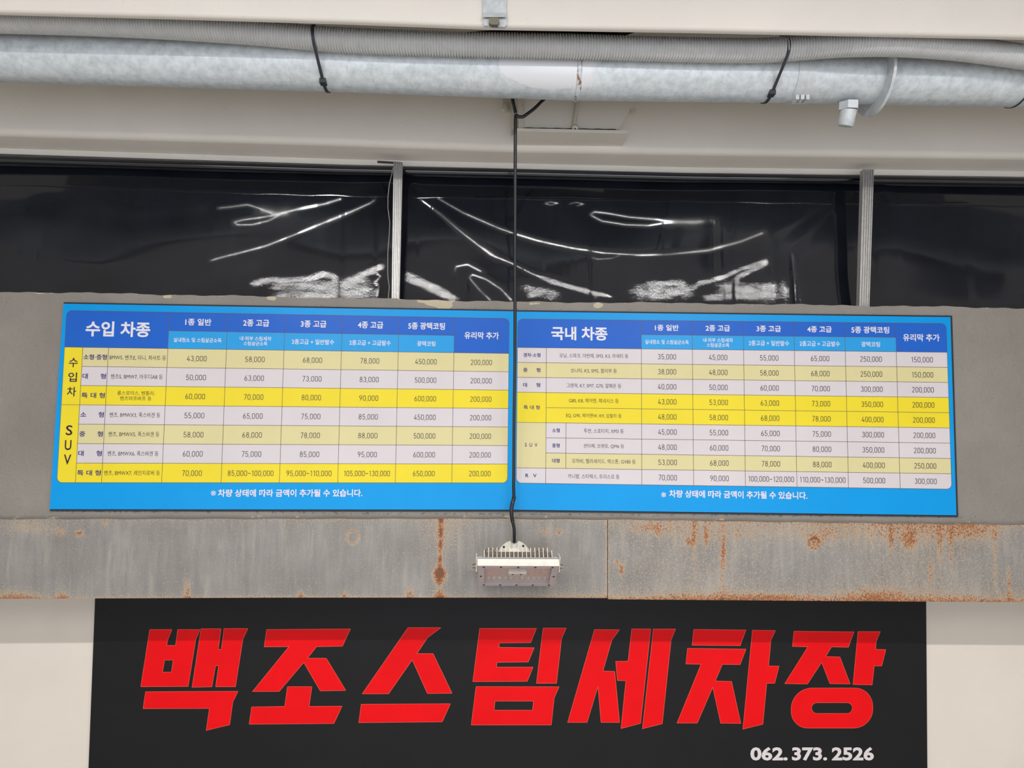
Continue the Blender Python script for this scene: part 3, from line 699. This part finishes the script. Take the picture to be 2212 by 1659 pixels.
# The sheet's slope is modelled directly: it leans a little more to the ceiling than the tilt that would mirror the
# tube row, and every fold is a narrow band where the slope swings through that tilt. Integrating gives the relief.
LAMP = Vector((0.09, -2.8, 1.82))
folds = [  # polyline in the sheet, half width px, strength, roughness of the fold
 ([(470,450),(500,447),(535,442),(560,450),(590,462)], 3.2, 1.0, 0),
 ([(585,466),(640,452),(700,440),(738,428)], 3.4, 1.0, 0),
 ([(600,463),(560,470),(525,475),(506,480),(512,486),(545,485),(580,476),(605,464)], 3.2, 1.0, 0),
 ([(560,452),(600,462),(625,458)], 9, 0.9, 0),
 ([(455,566),(480,558),(540,541),(575,531),(640,505),(700,480),(760,456),(800,438),(810,430)], 3.6, 1.0, 0),
 ([(548,613),(570,608),(600,606),(650,607),(700,594),(722,598),(735,617),(765,604),(800,588),(828,577)], 7, 1.0, 1),
 ([(590,616),(660,618),(730,622),(790,606)], 12, 0.86, 1),
 ([(826,578),(812,590),(824,600),(812,612),(822,624),(814,643)], 3, 1.0, 0),
 ([(860,593),(900,607),(940,626),(985,650)], 9, 1.0, 1),
 ([(905,428),(950,462),(1000,505),(1060,552),(1105,571),(1150,595),(1200,615),(1250,628),(1320,645)], 3.6, 1.0, 0),
 ([(1040,535),(1075,560)], 5, .95, 0),
 ([(1170,603),(1220,620),(1290,640)], 6, .95, 1),
 ([(940,425),(1000,460),(1080,495),(1112,506)], 3.2, 1.0, 0),
 ([(1112,506),(1160,521),(1230,537),(1300,548),(1380,553),(1440,551),(1530,541),(1600,522),(1650,502)], 4.2, 1.0, 0),
 ([(1274,464),(1284,458),(1310,461),(1360,470),(1420,475),(1450,480),(1400,488),(1350,486),(1300,478),(1274,464)], 3.2, 1.0, 0),
 ([(1430,480),(1500,480),(1545,476)], 7, 0.93, 0),
 ([(1274,557),(1290,562),(1320,560),(1340,553)], 2.8, 1.0, 0),
 ([(982,590),(985,578),(1010,573),(1042,590)], 4.0, 1.0, 0),
 ([(1062,655),(1035,628),(1014,602),(1020,595),(1050,606),(1082,628),(1106,655)], 3.8, 1.0, 0),
 ([(1140,640),(1180,634)], 8, .92, 1),
 ([(1655,562),(1600,582),(1560,600),(1510,612),(1480,634)], 5, 1.0, 1),
 ([(1655,568),(1590,600),(1582,622),(1600,634),(1665,616)], 6, 1.0, 1),
 ([(1395,618),(1475,612)], 7, .97, 1), ([(1400,645),(1475,632)], 7, .97, 1), ([(1520,645),(1590,640),(1680,640)], 6, .97, 1),
 ([(1709,545),(1716,598),(1716,625),(1721,655)], 2.6, 1.0, 0),
 ([(1175,439),(1190,436),(1207,439),(1190,443),(1175,440)], 2.0, 1.0, 0), ([(1228,441),(1245,437),(1262,441),(1245,445)], 2.0, 1.0, 0),
 ([(1560,622),(1620,630),(1695,626)], 15, .90, 1), ([(1370,634),(1485,630)], 13, .88, 1), ([(600,642),(700,640),(800,630)], 12, .87, 1), ([(1130,625),(1200,640)], 12, .84, 1),
 ([(2165,660),(2200,646),(2260,640)], 9, .95, 1),
 ([(865,372),(900,405),(935,432)], 5, .62, 0), ([(850,392),(760,408),(700,420)], 6, .5, 0),
 ([(1850,395),(1800,430),(1740,470),(1680,510)], 5, .6, 0), ([(1850,410),(1780,470),(1720,540)], 5, .55, 0), ([(1890,395),(1940,440),(2020,452),(2080,446)], 6, .55, 0),
 ([(90,440),(300,462),(450,448)], 12, .35, 0), ([(110,580),(230,592),(400,560)], 10, .45, 0), ([(330,655),(420,610),(560,575)], 12, .4, 0),
]
U = np.arange(-700, 2901, 3.0); NVt = 190; V = np.linspace(0, 1, NVt+1)
def tt(u): return np.interp(u, [-700, 0, 740, 1110, 1480, 2212, 2900], [343, 347, 369, 377, 386, 396, 406])
def tbm(u): return np.interp(u, [-700, 0, 2212, 2900], [648, 656, 690, 700])
UU, VV = np.meshgrid(U, V); PV = tt(UU)*(1-VV)+tbm(UU)*VV
TY = 0.215
dd = np.array(fwd)*F+(UU[..., None]-W/2)*np.array(RIGHT)-(PV[..., None]-H/2)*np.array(UP)
PP = np.array(CAM)+dd*((TY-CAM.y)/dd[..., 1])[..., None]
def unit(a): return a/np.linalg.norm(a, axis=-1, keepdims=True)
LX = np.stack([PP[..., 0]*0.6, np.full(UU.shape, LAMP.y), np.full(UU.shape, LAMP.z)], -1)
nh = unit(np.array(CAM)-PP)+unit(LX-PP)
sstar = nh[..., 2]/nh[..., 1]          # = -n_z*/|n_y|, the slope that mirrors the tube row
Bf = np.zeros(UU.shape); Rg = np.zeros(UU.shape)
for pts, hw_, am, rg in folds:
    P_ = np.array(pts, float); x0_, x1_ = P_[:, 0].min()-40, P_[:, 0].max()+40
    ia, ib = np.searchsorted(U, x0_), np.searchsorted(U, x1_); sl = (slice(None), slice(ia, ib))
    u_, v_ = UU[sl], PV[sl]; best = np.full(u_.shape, 1e9); en = np.zeros(u_.shape)
    seg = np.hypot(*(np.diff(P_, axis=0).T)); L_ = seg.sum(); acc = 0
    for i in range(len(P_)-1):
        a, d = P_[i], P_[i+1]-P_[i]; ln = seg[i]
        t = np.clip(((u_-a[0])*d[0]+(v_-a[1])*d[1])/(ln*ln), 0, 1)
        dist = np.hypot(u_-(a[0]+t*d[0]), v_-(a[1]+t*d[1])); mk = dist < best
        best = np.where(mk, dist, best); s_ = (acc+t*ln); en = np.where(mk, np.clip(np.minimum(s_, L_-s_)/10+0.72, 0, 1), en); acc += ln
    b_ = am*en*np.exp(-0.5*(best/(hw_*1.15))**2)
    Bf[sl] = np.maximum(Bf[sl], b_)
    if rg: Rg[sl] = np.maximum(Rg[sl], np.exp(-0.5*(best/(hw_*1.5))**2))
cbg = 0.105+0.02*np.sin(UU*0.006+1)+0.015*np.sin(UU*0.013+PV*0.02)+0.012*np.sin(PV*0.05-UU*0.009)
glint = Rg*(0.007*np.sin(UU*0.13+PV*0.21)+0.008*np.sin(UU*0.07-PV*0.37+2))
hz = sstar-cbg*(1-Bf)+glint
step = (PP[:-1, :, 2]-PP[1:, :, 2]).mean(axis=1)
Hh = np.zeros(UU.shape); Hh[1:] = np.cumsum(-(hz[1:]+hz[:-1])/2*step[:, None], axis=0)
# neighbouring columns share one average lean so that only the folds differ
Hh -= 0.75*(Hh-np.apply_along_axis(lambda r_: np.convolve(np.pad(r_, 60, mode='edge'), np.ones(121)/121, mode='valid'), 1, Hh))*0.0
Yv = TY-Hh-0.0
mb = MB(); nu = len(U); X_ = PP[..., 0]; Z_ = PP[..., 2]
mb.v = list(map(tuple, np.stack([X_, Yv, Z_], -1).reshape(-1, 3).tolist()))
for j in range(NVt):
    for i in range(nu-1):
        a = j*nu+i; mb.f.append((a, a+nu, a+nu+1, a+1))
cr = np.clip(0.04+0.75*Rg+0.45*np.clip((PV-600)/40, 0, 1)*np.clip(np.exp(-((UU-690)/200)**2)+np.exp(-((UU-1450)/280)**2)+np.exp(-((UU-2210)/60)**2), 0, 1), 0, 1)
mb.build('sheet', M['tarp'], tp, smooth=180, attrs={'crinkle': cr.reshape(-1).tolist()})
mb = MB(); crk = []
seamu = list(range(-700, 2901, 12))
for i, u in enumerate(seamu):
    y_ = float(np.interp(u, [-700, 0, 500, 860, 1400, 2212, 2900], [394, 404, 421, 430, 438, 451, 460]))-6+0.8*math.sin(u*.05)
    ci = int(np.searchsorted(U, u)) if u < 2900 else nu-1; ci = min(ci, nu-1)
    for dv in (-5, -1.2, 1.2, 5):
        yy_ = float(np.interp(y_+dv, PV[:, ci], Yv[:, ci]))
        p = at(u, y_+dv, yy_-(0.0004 if abs(dv) < 3 else -0.0004)); mb.v.append(tuple(p)); crk.append(0.2)
    if i:
        for j in range(3): a = i*4+j; mb.f.append((a-4, a-3, a+1, a))
mb.build('welded_seam', M['tarp'], tp, smooth=30, attrs={'crinkle': crk})

# aluminium posts
def post(name, lab, tl, tr, bl, br, vt, vb_, Y):
    o = thing(name, lab, 'post', at((bl+br)/2, vb_, Y+0.01), 'aluminium posts in front of the black sheeting')
    def pp(t0, t1, yf, yk_, nm, mt):
        mbb = MB(); q = [(bl+(br-bl)*t0, vb_), (bl+(br-bl)*t1, vb_), (tl+(tr-tl)*t1, vt), (tl+(tr-tl)*t0, vt)]
        mbb.prism(q, yf, yk_); mbb.build(nm, mt, o)
    pp(0, 1, Y, Y+0.026, 'core', M['lampgrey'])
    for t0, t1 in ((0, .16), (.24, .42), (.47, .62), (.68, .84), (.9, 1.0)): pp(t0, t1, Y-0.004, Y, 'profile_rib', M['alu'])
    return o
post('aluminium_post', 'left aluminium post with grooves, beside the thin hanging cord', 850, 869, 846, 862, 350, 652, 0.085)
post('aluminium_post', 'right aluminium post with grooves, near the right edge of the black sheeting', 1864.5, 1888, 1856, 1878, 366, 665, 0.085)
mb = MB(); mb.prism([(815, 347), (868, 350), (868, 354), (815, 351)], 0.082, 0.088); tag(mb.build('head_clip', M['lampdark'], None), 'small dark clip over the top of the left aluminium post', 'clip')
cpts = [(849, 362), (846, 378), (841, 398), (838, 425), (838, 450), (842, 480), (841, 505), (838, 540), (837.5, 580), (838, 600), (841, 620), (839, 640), (838.5, 652)]
mb = MB(); mb.tube([at(u, v, 0.082) for u, v in cpts], 0.0019, 8); tag(mb.build('thin_string', M['cord'], None, smooth=60), 'thin grey cord hanging down along the left aluminium post', 'cord')

# ---------------------------------------------------------------- upper front beam with its galvanised clip
UBY = -0.77
ub = [(-700, -5), (-60, 22), (370, 33), (740, 44), (1060, 56), (1500, 63), (2280, 79), (2900, 92)]
mb = MB(); pn = 0
for i, u in enumerate(uu):
    e = at(u, interp(ub, u), UBY); R_ = 0.012; z0 = e.z
    pr = [(UBY, ZC-0.003)]+[(UBY+R_-R_*math.cos(math.radians(a)), z0+R_-R_*math.sin(math.radians(a))) for a in (0, 30, 60, 90)]+[(UBY+0.022, z0), (UBY+0.028, z0+0.006), (UBY+0.028, ZC-0.003)]
    pn = len(pr)
    for y_, z_ in pr: mb.v.append((e.x, y_, z_))
    if i:
        for j in range(pn):
            a = i*pn+j; b_ = i*pn+(j+1) % pn; mb.f.append((a-pn, b_-pn, b_, a))
n0 = (len(uu)-1)*pn; mb.f += [tuple(range(pn)), tuple(range(n0+pn-1, n0-1, -1))]
tag(mb.build('front_cream_beam', M['cream_front'], None, smooth=35), 'bright cream beam at the top of the picture in front of the pipe', 'beam')
cl = thing('beam_clip', 'galvanised strap clip with a bolt tongue on the front cream beam', 'clip', at(1068, 50, UBY-0.01))
MB().prism([(1041, -80), (1094, -80), (1094, 27), (1043, 27)], UBY-0.008, UBY-0.0005).build('strap', M['galv2'], cl)
mb = MB(); s_ = [at(1043, 27, UBY-0.008), at(1094, 27, UBY-0.008), at(1094, 37, UBY-0.020), at(1043, 37, UBY-0.020)]
mb.add([p for p in s_]+[p+Vector((0, 0.006, 0.004)) for p in s_], [(3, 2, 1, 0), (4, 5, 6, 7), (0, 1, 5, 4), (1, 2, 6, 5), (2, 3, 7, 6), (3, 0, 4, 7)])
mb.build('bent_lip', M['galv2'], cl, label='bright bent lip')
MB().prism([(1043, 39), (1094, 39), (1094, 54), (1090, 58), (1046, 55)], UBY-0.010, UBY-0.0005).build('foot', M['galv2'], cl)
mb = MB(); mb.prism([(1056, 38), (1077, 38), (1079, 47), (1075, 53), (1062, 53), (1056, 49)], UBY-0.024, UBY-0.008); mb.build('bolt_head', M['bolt'], cl)

# ---------------------------------------------------------------- galvanised pipe
PYc = -0.5; PR = 57*spx(PYc)
def pc(u): return interp([(-700, 100), (0, 118), (740, 140), (1248, 159), (1700, 164.5), (2212, 175), (2900, 193)], u)
pipe = thing('galvanised_pipe', 'thick galvanised steel pipe running across the top under the corrugated conduit', 'pipe', at(1106, 155, PYc))
pu = [-700+i*6 for i in range(601)]
A0, A1 = at(0, 118, PYc), at(2212, 175, PYc)
def pcen(u):
    p = at(u, pc(u), PYc); return p
NS = 48; mb = MB(); mb.tube([pcen(u) for u in pu], PR, NS)
pv, rv = [], []
for u in pu:
    c = pcen(u)
    for j in range(NS):
        i = len(pv); p = Vector(mb.v[i]); ang = math.degrees(math.atan2(p.z-c.z, -(p.y-c.y)))   # 0 faces the room, 90 top
        low = -14-22*math.sin(max(0, min(1, (u-1070)/150))*math.pi/2)+30*max(0, (u-1190)/120)
        pa = 1.0 if (1072 < u < 1335) else 0.0
        edge = min(1, (u-1070)/14)*min(1, max(0, (1335-u)/70)) if pa else 0
        a0 = interp([(1060, -15), (1070, -22), (1100, -43), (1140, -60), (1180, -67), (1335, -57)], u)
        lowf = 1/(1+math.exp(-(ang-a0)/2.5))*(1.0 if u < 1180 else 0.66+0.34*math.exp(-(u-1180)/25))
        pv.append(max(0, edge)*lowf*0.95)
        rv.append(0.62*math.exp(-((u-1246)/6)**2)*(0.6+0.4*math.sin(ang*0.07)) + 0.05)
po = mb.build('pipe_body', M['galv'], pipe, smooth=50, attrs={'paint': pv, 'rust': rv})
x_ = pcen(1246); mb = MB(); pts = []
mb.tube([pcen(1241), pcen(1243.5), pcen(1246), pcen(1248.5), pcen(1251)], [PR+0.0005, PR+0.003, PR+0.0045, PR+0.003, PR+0.0005], 48)
mb.build('weld_bead', M['galv'], pipe, smooth=60, attrs={'paint': [0.45]*240, 'rust': [.5+.25*math.sin(i*.9) for i in range(240)]})
mb = MB(); mb.tube([pcen(1703), pcen(1703.5), pcen(1740), pcen(1741)], [PR, PR+0.003, PR+0.003, PR], 48)
cp = mb.build('clamp_band', M['galv2'], pipe, smooth=40, label='brighter clamp band')
c = pcen(1722); mb = MB()
for dx in (-0.022, -0.004, 0.014): mb.box(c.x+dx, c.x+dx+0.012, PYc-0.035, PYc+0.0, c.z-PR-0.012, c.z-PR+0.006)
mb.build('clamp_lug', M['galv2'], cp)
c = pcen(1890); mb = MB(); mb.ring(c, PR-0.002, 0.128, (1, 0, 0), 0.005, 72); mb.build('ring_flange', M['galv2'], pipe, smooth=40, label='thin ring flange')
a = at(1834, 221, PYc-0.02); d = Vector((0, 0.010, -0.03)); mb = MB()
mb.tube([a, a+Vector((0, 0.004, -0.026))], 0.034, 6); nz = mb.build('hex_collar', M['galv2'], pipe, smooth=20)
mb = MB(); e0 = a+Vector((0, 0.004, -0.024)); mb.tube([e0, e0+Vector((-0.004, 0.016, -0.045)), e0+Vector((-0.005, 0.018, -0.051))], [0.0275, 0.0275, 0.024], 28); mb.build('drain_nipple', M['galv2'], pipe, smooth=50)

# corrugated conduit
ctr = [(-700, 60), (-300, 40), (0, 44), (180, 49), (370, 58), (560, 71), (700, 85), (860, 92), (1000, 96), (1240, 101), (1472, 107.5), (1600, 110), (1665, 110), (1720, 105), (1780, 99), (1850, 95), (1930, 95), (2000, 98), (2070, 104), (2140, 112), (2212, 124), (2500, 160), (2900, 200)]
ctd = [(-700, -.63), (-300, -.64), (0, -.655), (370, -.645), (700, -.628), (1665, -.628), (1780, -.655), (1900, -.685), (2070, -.665), (2212, -.65), (2900, -.63)]
def sm(pts, u, r=30): return sum(interp(pts, u+d_) for d_ in (-2*r, -r, 0, r, 2*r))/5
pitch = 6.1; mb = MB(); pts = []; rads = []
cu = -700.0; RC = 0.0385; kk = 0
while cu < 2900:
    pts.append(at(cu, sm(ctr, cu), sm(ctd, cu))); rads.append(RC*(1.0, 0.99, 0.87, 0.87, 0.99)[kk % 5] if True else RC); cu += pitch/5; kk += 1
mb.tube(pts, rads, 24)
tag(mb.build('corrugated_conduit', M['conduit'], None, smooth=180), 'grey ribbed corrugated conduit lying along the top of the galvanised pipe', 'conduit')

# nylon ties round pipe and conduit
def hull(pts):
    pts = sorted(set(pts)); 
    def half(ps):
        h = []
        for p in ps:
            while len(h) > 1 and (h[-1][0]-h[-2][0])*(p[1]-h[-2][1])-(h[-1][1]-h[-2][1])*(p[0]-h[-2][0]) <= 0: h.pop()
            h.append(p)
        return h
    a, b_ = half(pts), half(pts[::-1]); return a[:-1]+b_[:-1]
def tie(lab, ut, both=True, w_=0.010, lean=0.0, head=True):
    c = pcen(ut); pts = [(c.y+(PR+0.0015)*math.cos(t*math.pi/36), c.z+(PR+0.0015)*math.sin(t*math.pi/36)) for t in range(72)]
    if both:
        k_ = at(ut, sm(ctr, ut), sm(ctd, ut)); pts += [(k_.y+(RC+0.0015)*math.cos(t*math.pi/36), k_.z+(RC+0.0015)*math.sin(t*math.pi/36)) for t in range(72)]
    h = hull([(round(a, 6), round(b_, 6)) for a, b_ in pts]); n = len(h)
    cy = sum(p[0] for p in h)/n; cz = sum(p[1] for p in h)/n
    mb = MB()
    for (sx, off) in ((-w_/2, 0.0), (w_/2, 0.0), (w_/2, 0.0018), (-w_/2, 0.0018)):
        for (y_, z_) in h:
            dv = Vector((0, y_-cy, z_-cz)).normalized()*off
            mb.v.append((c.x+sx+lean*(z_-cz), y_+dv.y, z_+dv.z))
    for q in range(4):
        for i in range(n):
            j = (i+1) % n; mb.f.append((q*n+i, q*n+j, ((q+1) % 4)*n+j, ((q+1) % 4)*n+i))
    o = mb.build('cable_tie', M['tie'], None, smooth=50); tag(o, lab, 'cable tie', 'nylon ties around the pipe')
    if head:
        mb = MB(); zb = c.z-PR; xx = c.x+lean*(zb-cz)
        mb.box(xx-0.011, xx+0.010, c.y-0.048, c.y-0.022, zb-0.001, zb+0.022); mb.build('tie_head', M['tie'], o)
    return o
tie('black nylon tie around pipe and conduit left of the hanging cable', 702, lean=-0.06)
tie('black nylon tie around pipe and conduit right of centre, beside the clamp band', 1660, lean=0.05)
tie('thin dark tie around the bare pipe at the right edge of the picture', 2194, both=False, w_=0.005, head=False)
# dark sheet added to blacken the gap above the conduit, and a steel tab
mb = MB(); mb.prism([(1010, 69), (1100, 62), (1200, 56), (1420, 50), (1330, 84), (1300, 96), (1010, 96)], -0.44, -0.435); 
tag(mb.build('dark_gap_sheet', M['darkgap'], None), 'dark sheet added to blacken the gap between the front cream beam and the conduit', 'gap sheet')
mb = MB(); mb.prism([(1682, 60), (1735, 60), (1732, 72), (1722, 100), (1690, 100)], -0.43, -0.42)
tag(mb.build('steel_tab', M['galv2'], None), 'small grey steel tab poking above the conduit beside the right nylon tie', 'tab')

# ---------------------------------------------------------------- hanging black cable
cb_ = thing('hanging_cable', 'black power cable hanging down the middle over the price boards to the floodlight', 'cable', at(1110, 1165, -0.07))
def cy_(v): return -0.30+0.25*min(1, max(0, (v-215)/870.0))**0.9 if v > 215 else -0.30
path = [(1107, 196), (1107.5, 215), (1111, 232), (1113.5, 246), (1113.3, 262), (1113, 330), (1112.8, 450), (1112.5, 600), (1112.5, 700), (1112, 800), (1110.5, 900), (1109.8, 1000), (1109.5, 1050), (1110, 1075), (1107.5, 1085), (1105.5, 1095), (1105, 1110), (1107, 1125), (1110.5, 1142), (1111, 1158), (1110.8, 1172)]
yfix = {1125: -0.045, 1142: -0.04, 1158: -0.036, 1172: -0.03}
def catm(pts, n=8):
    out = []
    P = [pts[0]]+pts+[pts[-1]]
    for i in range(1, len(P)-2):
        for k_ in range(n):
            t = k_/n; a, b_, c_, d_ = P[i-1], P[i], P[i+1], P[i+2]
            out.append(0.5*((2*b_)+(c_-a)*t+(2*a-5*b_+4*c_-d_)*t*t+(3*b_-a-3*c_+d_)*t*t*t))
    out.append(pts[-1]); return out
pp3 = [at(u, v, yfix.get(v, cy_(v))) for u, v in path]
cpt = catm(pp3); mb = MB(); mb.tube(cpt, 0.0062, 12); mb.build('cable', M['cable'], cb_, smooth=60)
mb = MB(); seg = [p for p in cpt if at(1110, 1072, -0.06).z > p.z > at(1106, 1128, -0.05).z]
mb.tube(seg, [0.0078+0.0010*math.sin(i*2.1) for i in range(len(seg))], 12); mb.build('tape_wrap', M['cable'], cb_, smooth=50, label='bulging tape-wrapped stretch')
lp = [(1113, 247), (1118, 251), (1124, 252.5), (1131, 251.5), (1142, 244), (1156, 233), (1168, 221), (1180, 210), (1188, 200)]
mb = MB(); mb.tube(catm([at(u, v, -0.296) for u, v in lp], 5), 0.0060, 12); mb.build('branch_cable', M['cable'], cb_, smooth=60)
mb = MB(); mb.tube(catm([at(u, v, y) for u, v, y in ((1110, 256, -0.305), (1109.5, 250, -0.309), (1112, 245, -0.311), (1117, 244.5, -0.305))], 5), 0.0018, 8); mb.build('tie_wire', M['cord'], cb_, smooth=60)

# ---------------------------------------------------------------- LED floodlight
AL = math.radians(58); ex = Vector((1, 0, 0)); nn_ = Vector((0, -math.cos(AL), -math.sin(AL))); vu = Vector((0, -math.sin(AL), math.cos(AL)))
fc = at(1117.5, 1245, -0.150)
FW, FH = 0.1465, 0.098
def L(x, d, y): return fc+ex*x+vu*y-nn_*d
def lb(mb, x0, x1, y0, y1, d0, d1): return mb.box(x0, x1, d0, d1, y0, y1, T=L)
fl = thing('led_floodlight', 'white LED floodlight with cooling fins bolted to the steel beam at the cable end', 'floodlight', at(1111, 1205, 0.0))
mb = MB()
for (x0, x1, y0, y1) in ((-FW, FW, 0.078, FH), (-FW, FW, -FH, -0.078), (-FW, -0.1235, -0.078, 0.078), (0.1235, FW, -0.078, 0.078)): lb(mb, x0, x1, y0, y1, 0, 0.032)
lb(mb, -FW, FW, -FH, FH, 0.02, 0.034)
hs = mb.build('housing', M['lampgrey'], fl)
mb = MB(); lb(mb, -FW-0.002, FW+0.002, FH, FH+0.004, 0.0, 0.026); lb(mb, -0.125, 0.125, FH+0.004, FH+0.0055, 0.006, 0.010); mb.build('top_rim', M['lampwhite'], fl, label='bright white top rim')
mb = MB(); lb(mb, -0.1235, 0.1235, -0.078, 0.078, 0.018, 0.020); mb.build('led_board', M['ledboard'], fl)
for r in range(8):
    for c_ in range(11):
        xx = -0.108+c_*0.0216; yy = 0.068-r*0.0175
        if abs(xx) < 0.045 and r in (3, 4): continue
        mb = MB()
        if r < 7: lb(mb, xx-0.0055, xx+0.0055, yy-0.0035, yy+0.0035, 0.016, 0.018); mb.build('led_chip', M['led'], fl)
        else: 
            mb.tube([L(xx, 0.018, yy), L(xx, 0.012, yy), L(xx, 0.009, yy)], [0.007, 0.006, 0.002], 10); mb.build('led_lens', M['lens'], fl, smooth=60)
mb = MB(); lb(mb, -0.032, 0.030, -0.004, 0.030, 0.004, 0.016); mb.build('centre_cover', M['lampgrey'], fl); mb = MB(); lb(mb, -0.034, 0.033, 0.022, 0.033, 0.000, 0.016); mb.build('cover_edge', M['lampwhite'], fl)
mb = MB(); lb(mb, -0.1235, 0.1235, -0.078, 0.078, 0.0045, 0.0065); mb.build('front_glass', M['glass'], fl)
scr = [(-0.125+i*0.0625, 0.088) for i in range(5)]+[(-0.125+i*0.0625, -0.088) for i in range(5)]+[(-0.136, 0.0), (0.136, 0.0)]
for (sx, sy) in scr: 
    mb = MB(); mb.tube([L(sx, 0.001, sy), L(sx, -0.0015, sy)], 0.0042, 8); mb.build('screw', M['screw'], fl)
for sx in (-0.017, 0.013): mb = MB(); mb.tube([L(sx, 0.004, 0.010), L(sx, 0.0025, 0.010)], 0.0035, 8); mb.build('screw', M['screw'], fl)
mb = MB(); lb(mb, -0.130, 0.130, -0.085, 0.088, 0.034, 0.040); mb.build('heat_sink_base', M['lampdark'], fl, label='dark grimy base between the fins')
for i in range(17):
    xx = -0.124+i*0.0155; hgt = 0.040 if 0 < i < 16 else 0.030
    mb = MB(); q = [(FH-0.002, 0.034), (FH-0.006, 0.034+hgt), (-0.085, 0.034+hgt), (-0.09, 0.034)]
    mb.hexa([L(xx-0.0012, d_, y_) for y_, d_ in q], [L(xx+0.0012, d_, y_) for y_, d_ in q]); mb.build('cooling_fin', M['lampwhite'], fl)
mb = MB(); lb(mb, -0.119, 0.119, -0.05, 0.086, 0.0405, 0.060); mb.build('driver_bar', simple('brown_grimy_metal', (96, 82, 68), 0.6, 0.1, 0.15, 60), fl)
for s in (-1, 1):
    mb = MB(); x0 = s*(FW+0.004); x1 = s*(FW+0.008)
    q = [L(0, 0.0, FH-0.055), L(0, 0.032, FH+0.006), L(0, 0.07, 0.05), L(0, 0.075, 0.0), L(0, 0.02, FH-0.085)]
    ys = [(p.y, p.z) for p in q]
    A = [Vector((fc.x+x0, y_, z_)) for y_, z_ in ys]; B = [Vector((fc.x+x1, y_, z_)) for y_, z_ in ys]; n = len(A)
    mb.add(A+B, [tuple(range(n)), tuple(range(2*n-1, n-1, -1))]+[(i, (i+1) % n, n+(i+1) % n, n+i) for i in range(n)]); mb.build('bracket_arm', M['lampwhite'], fl)
    pb = L(s*(FW+0.008), 0.018, FH-0.045); mb = MB(); mb.tube([pb, pb+ex*s*0.004], 0.010, 14); mb.tube([pb+ex*s*0.004, pb+ex*s*0.013], 0.0075, 6); mb.build('pivot_bolt', M['bolt'], fl, smooth=30)
mb = MB(); zc_ = L(0, 0.072, -0.02); mb.box(fc.x-FW-0.008, fc.x+FW+0.008, zc_.y-0.002, zc_.y+0.002, zc_.z-0.012, zc_.z+0.012); mb.build('bracket_crossbar', M['lampwhite'], fl)
# round wall plate with a notch where the cable enters
pcx = at(1110.5, 1204, -0.012); RP = 0.066
outl = []
for i in range(61):
    a = math.radians(90+12+i*(336/60)); outl.append(Vector((pcx.x+RP*math.cos(a), -0.018, pcx.z+RP*math.sin(a))))
nw = RP*math.sin(math.radians(12)); outl += [Vector((pcx.x+nw*0.8, -0.018, pcx.z+RP-0.010)), Vector((pcx.x-nw*0.8, -0.018, pcx.z+RP-0.010))]
mb = MB(); mb.prism3([outl], Vector((0, 0.0165, 0))); pl = mb.build('wall_plate', M['lampwhite'], fl, label='round white wall plate')
mb = MB(); mb.tube([Vector((pcx.x, -0.018, pcx.z)), Vector((pcx.x, -0.026, pcx.z)), Vector((pcx.x, -0.030, pcx.z))], [0.040, 0.038, 0.032], 36)
mb.tube([Vector((pcx.x, -0.030, pcx.z)), Vector((pcx.x, zc_.y+0.002, zc_.z))], 0.017, 20); mb.build('swivel_boss', M['lampwhite'], pl, smooth=40)
mb = MB(); mb.tube([Vector((pcx.x, -0.014, pcx.z+0.036)), Vector((pcx.x, -0.014, pcx.z+RP-0.009))], 0.0135, 16); mb.build('cable_gland', M['lampwhite'], pl, smooth=40)
for (u, v) in ((1088.5, 1181.5), (1130.3, 1179.3)):
    mb = MB(); p = at(u, v, -0.0185); mb.tube([p, p+Vector((0, -0.0008, 0))], 0.0044, 10); mb.build('screw_hole', M['screw'], pl)
for (u, v) in ((1057.5, 1193), (1168, 1196)):
    p = at(u, v, L(0, 0.062, 0.05).y); mb = MB(); rp = [p+Vector((0.0155*math.cos(t*math.pi/12), 0, 0.0155*math.sin(t*math.pi/12))) for t in range(25)]
    mb.tube(rp, 0.0024, 8); mb.build('eye_ring', M['bolt'], fl, smooth=60)
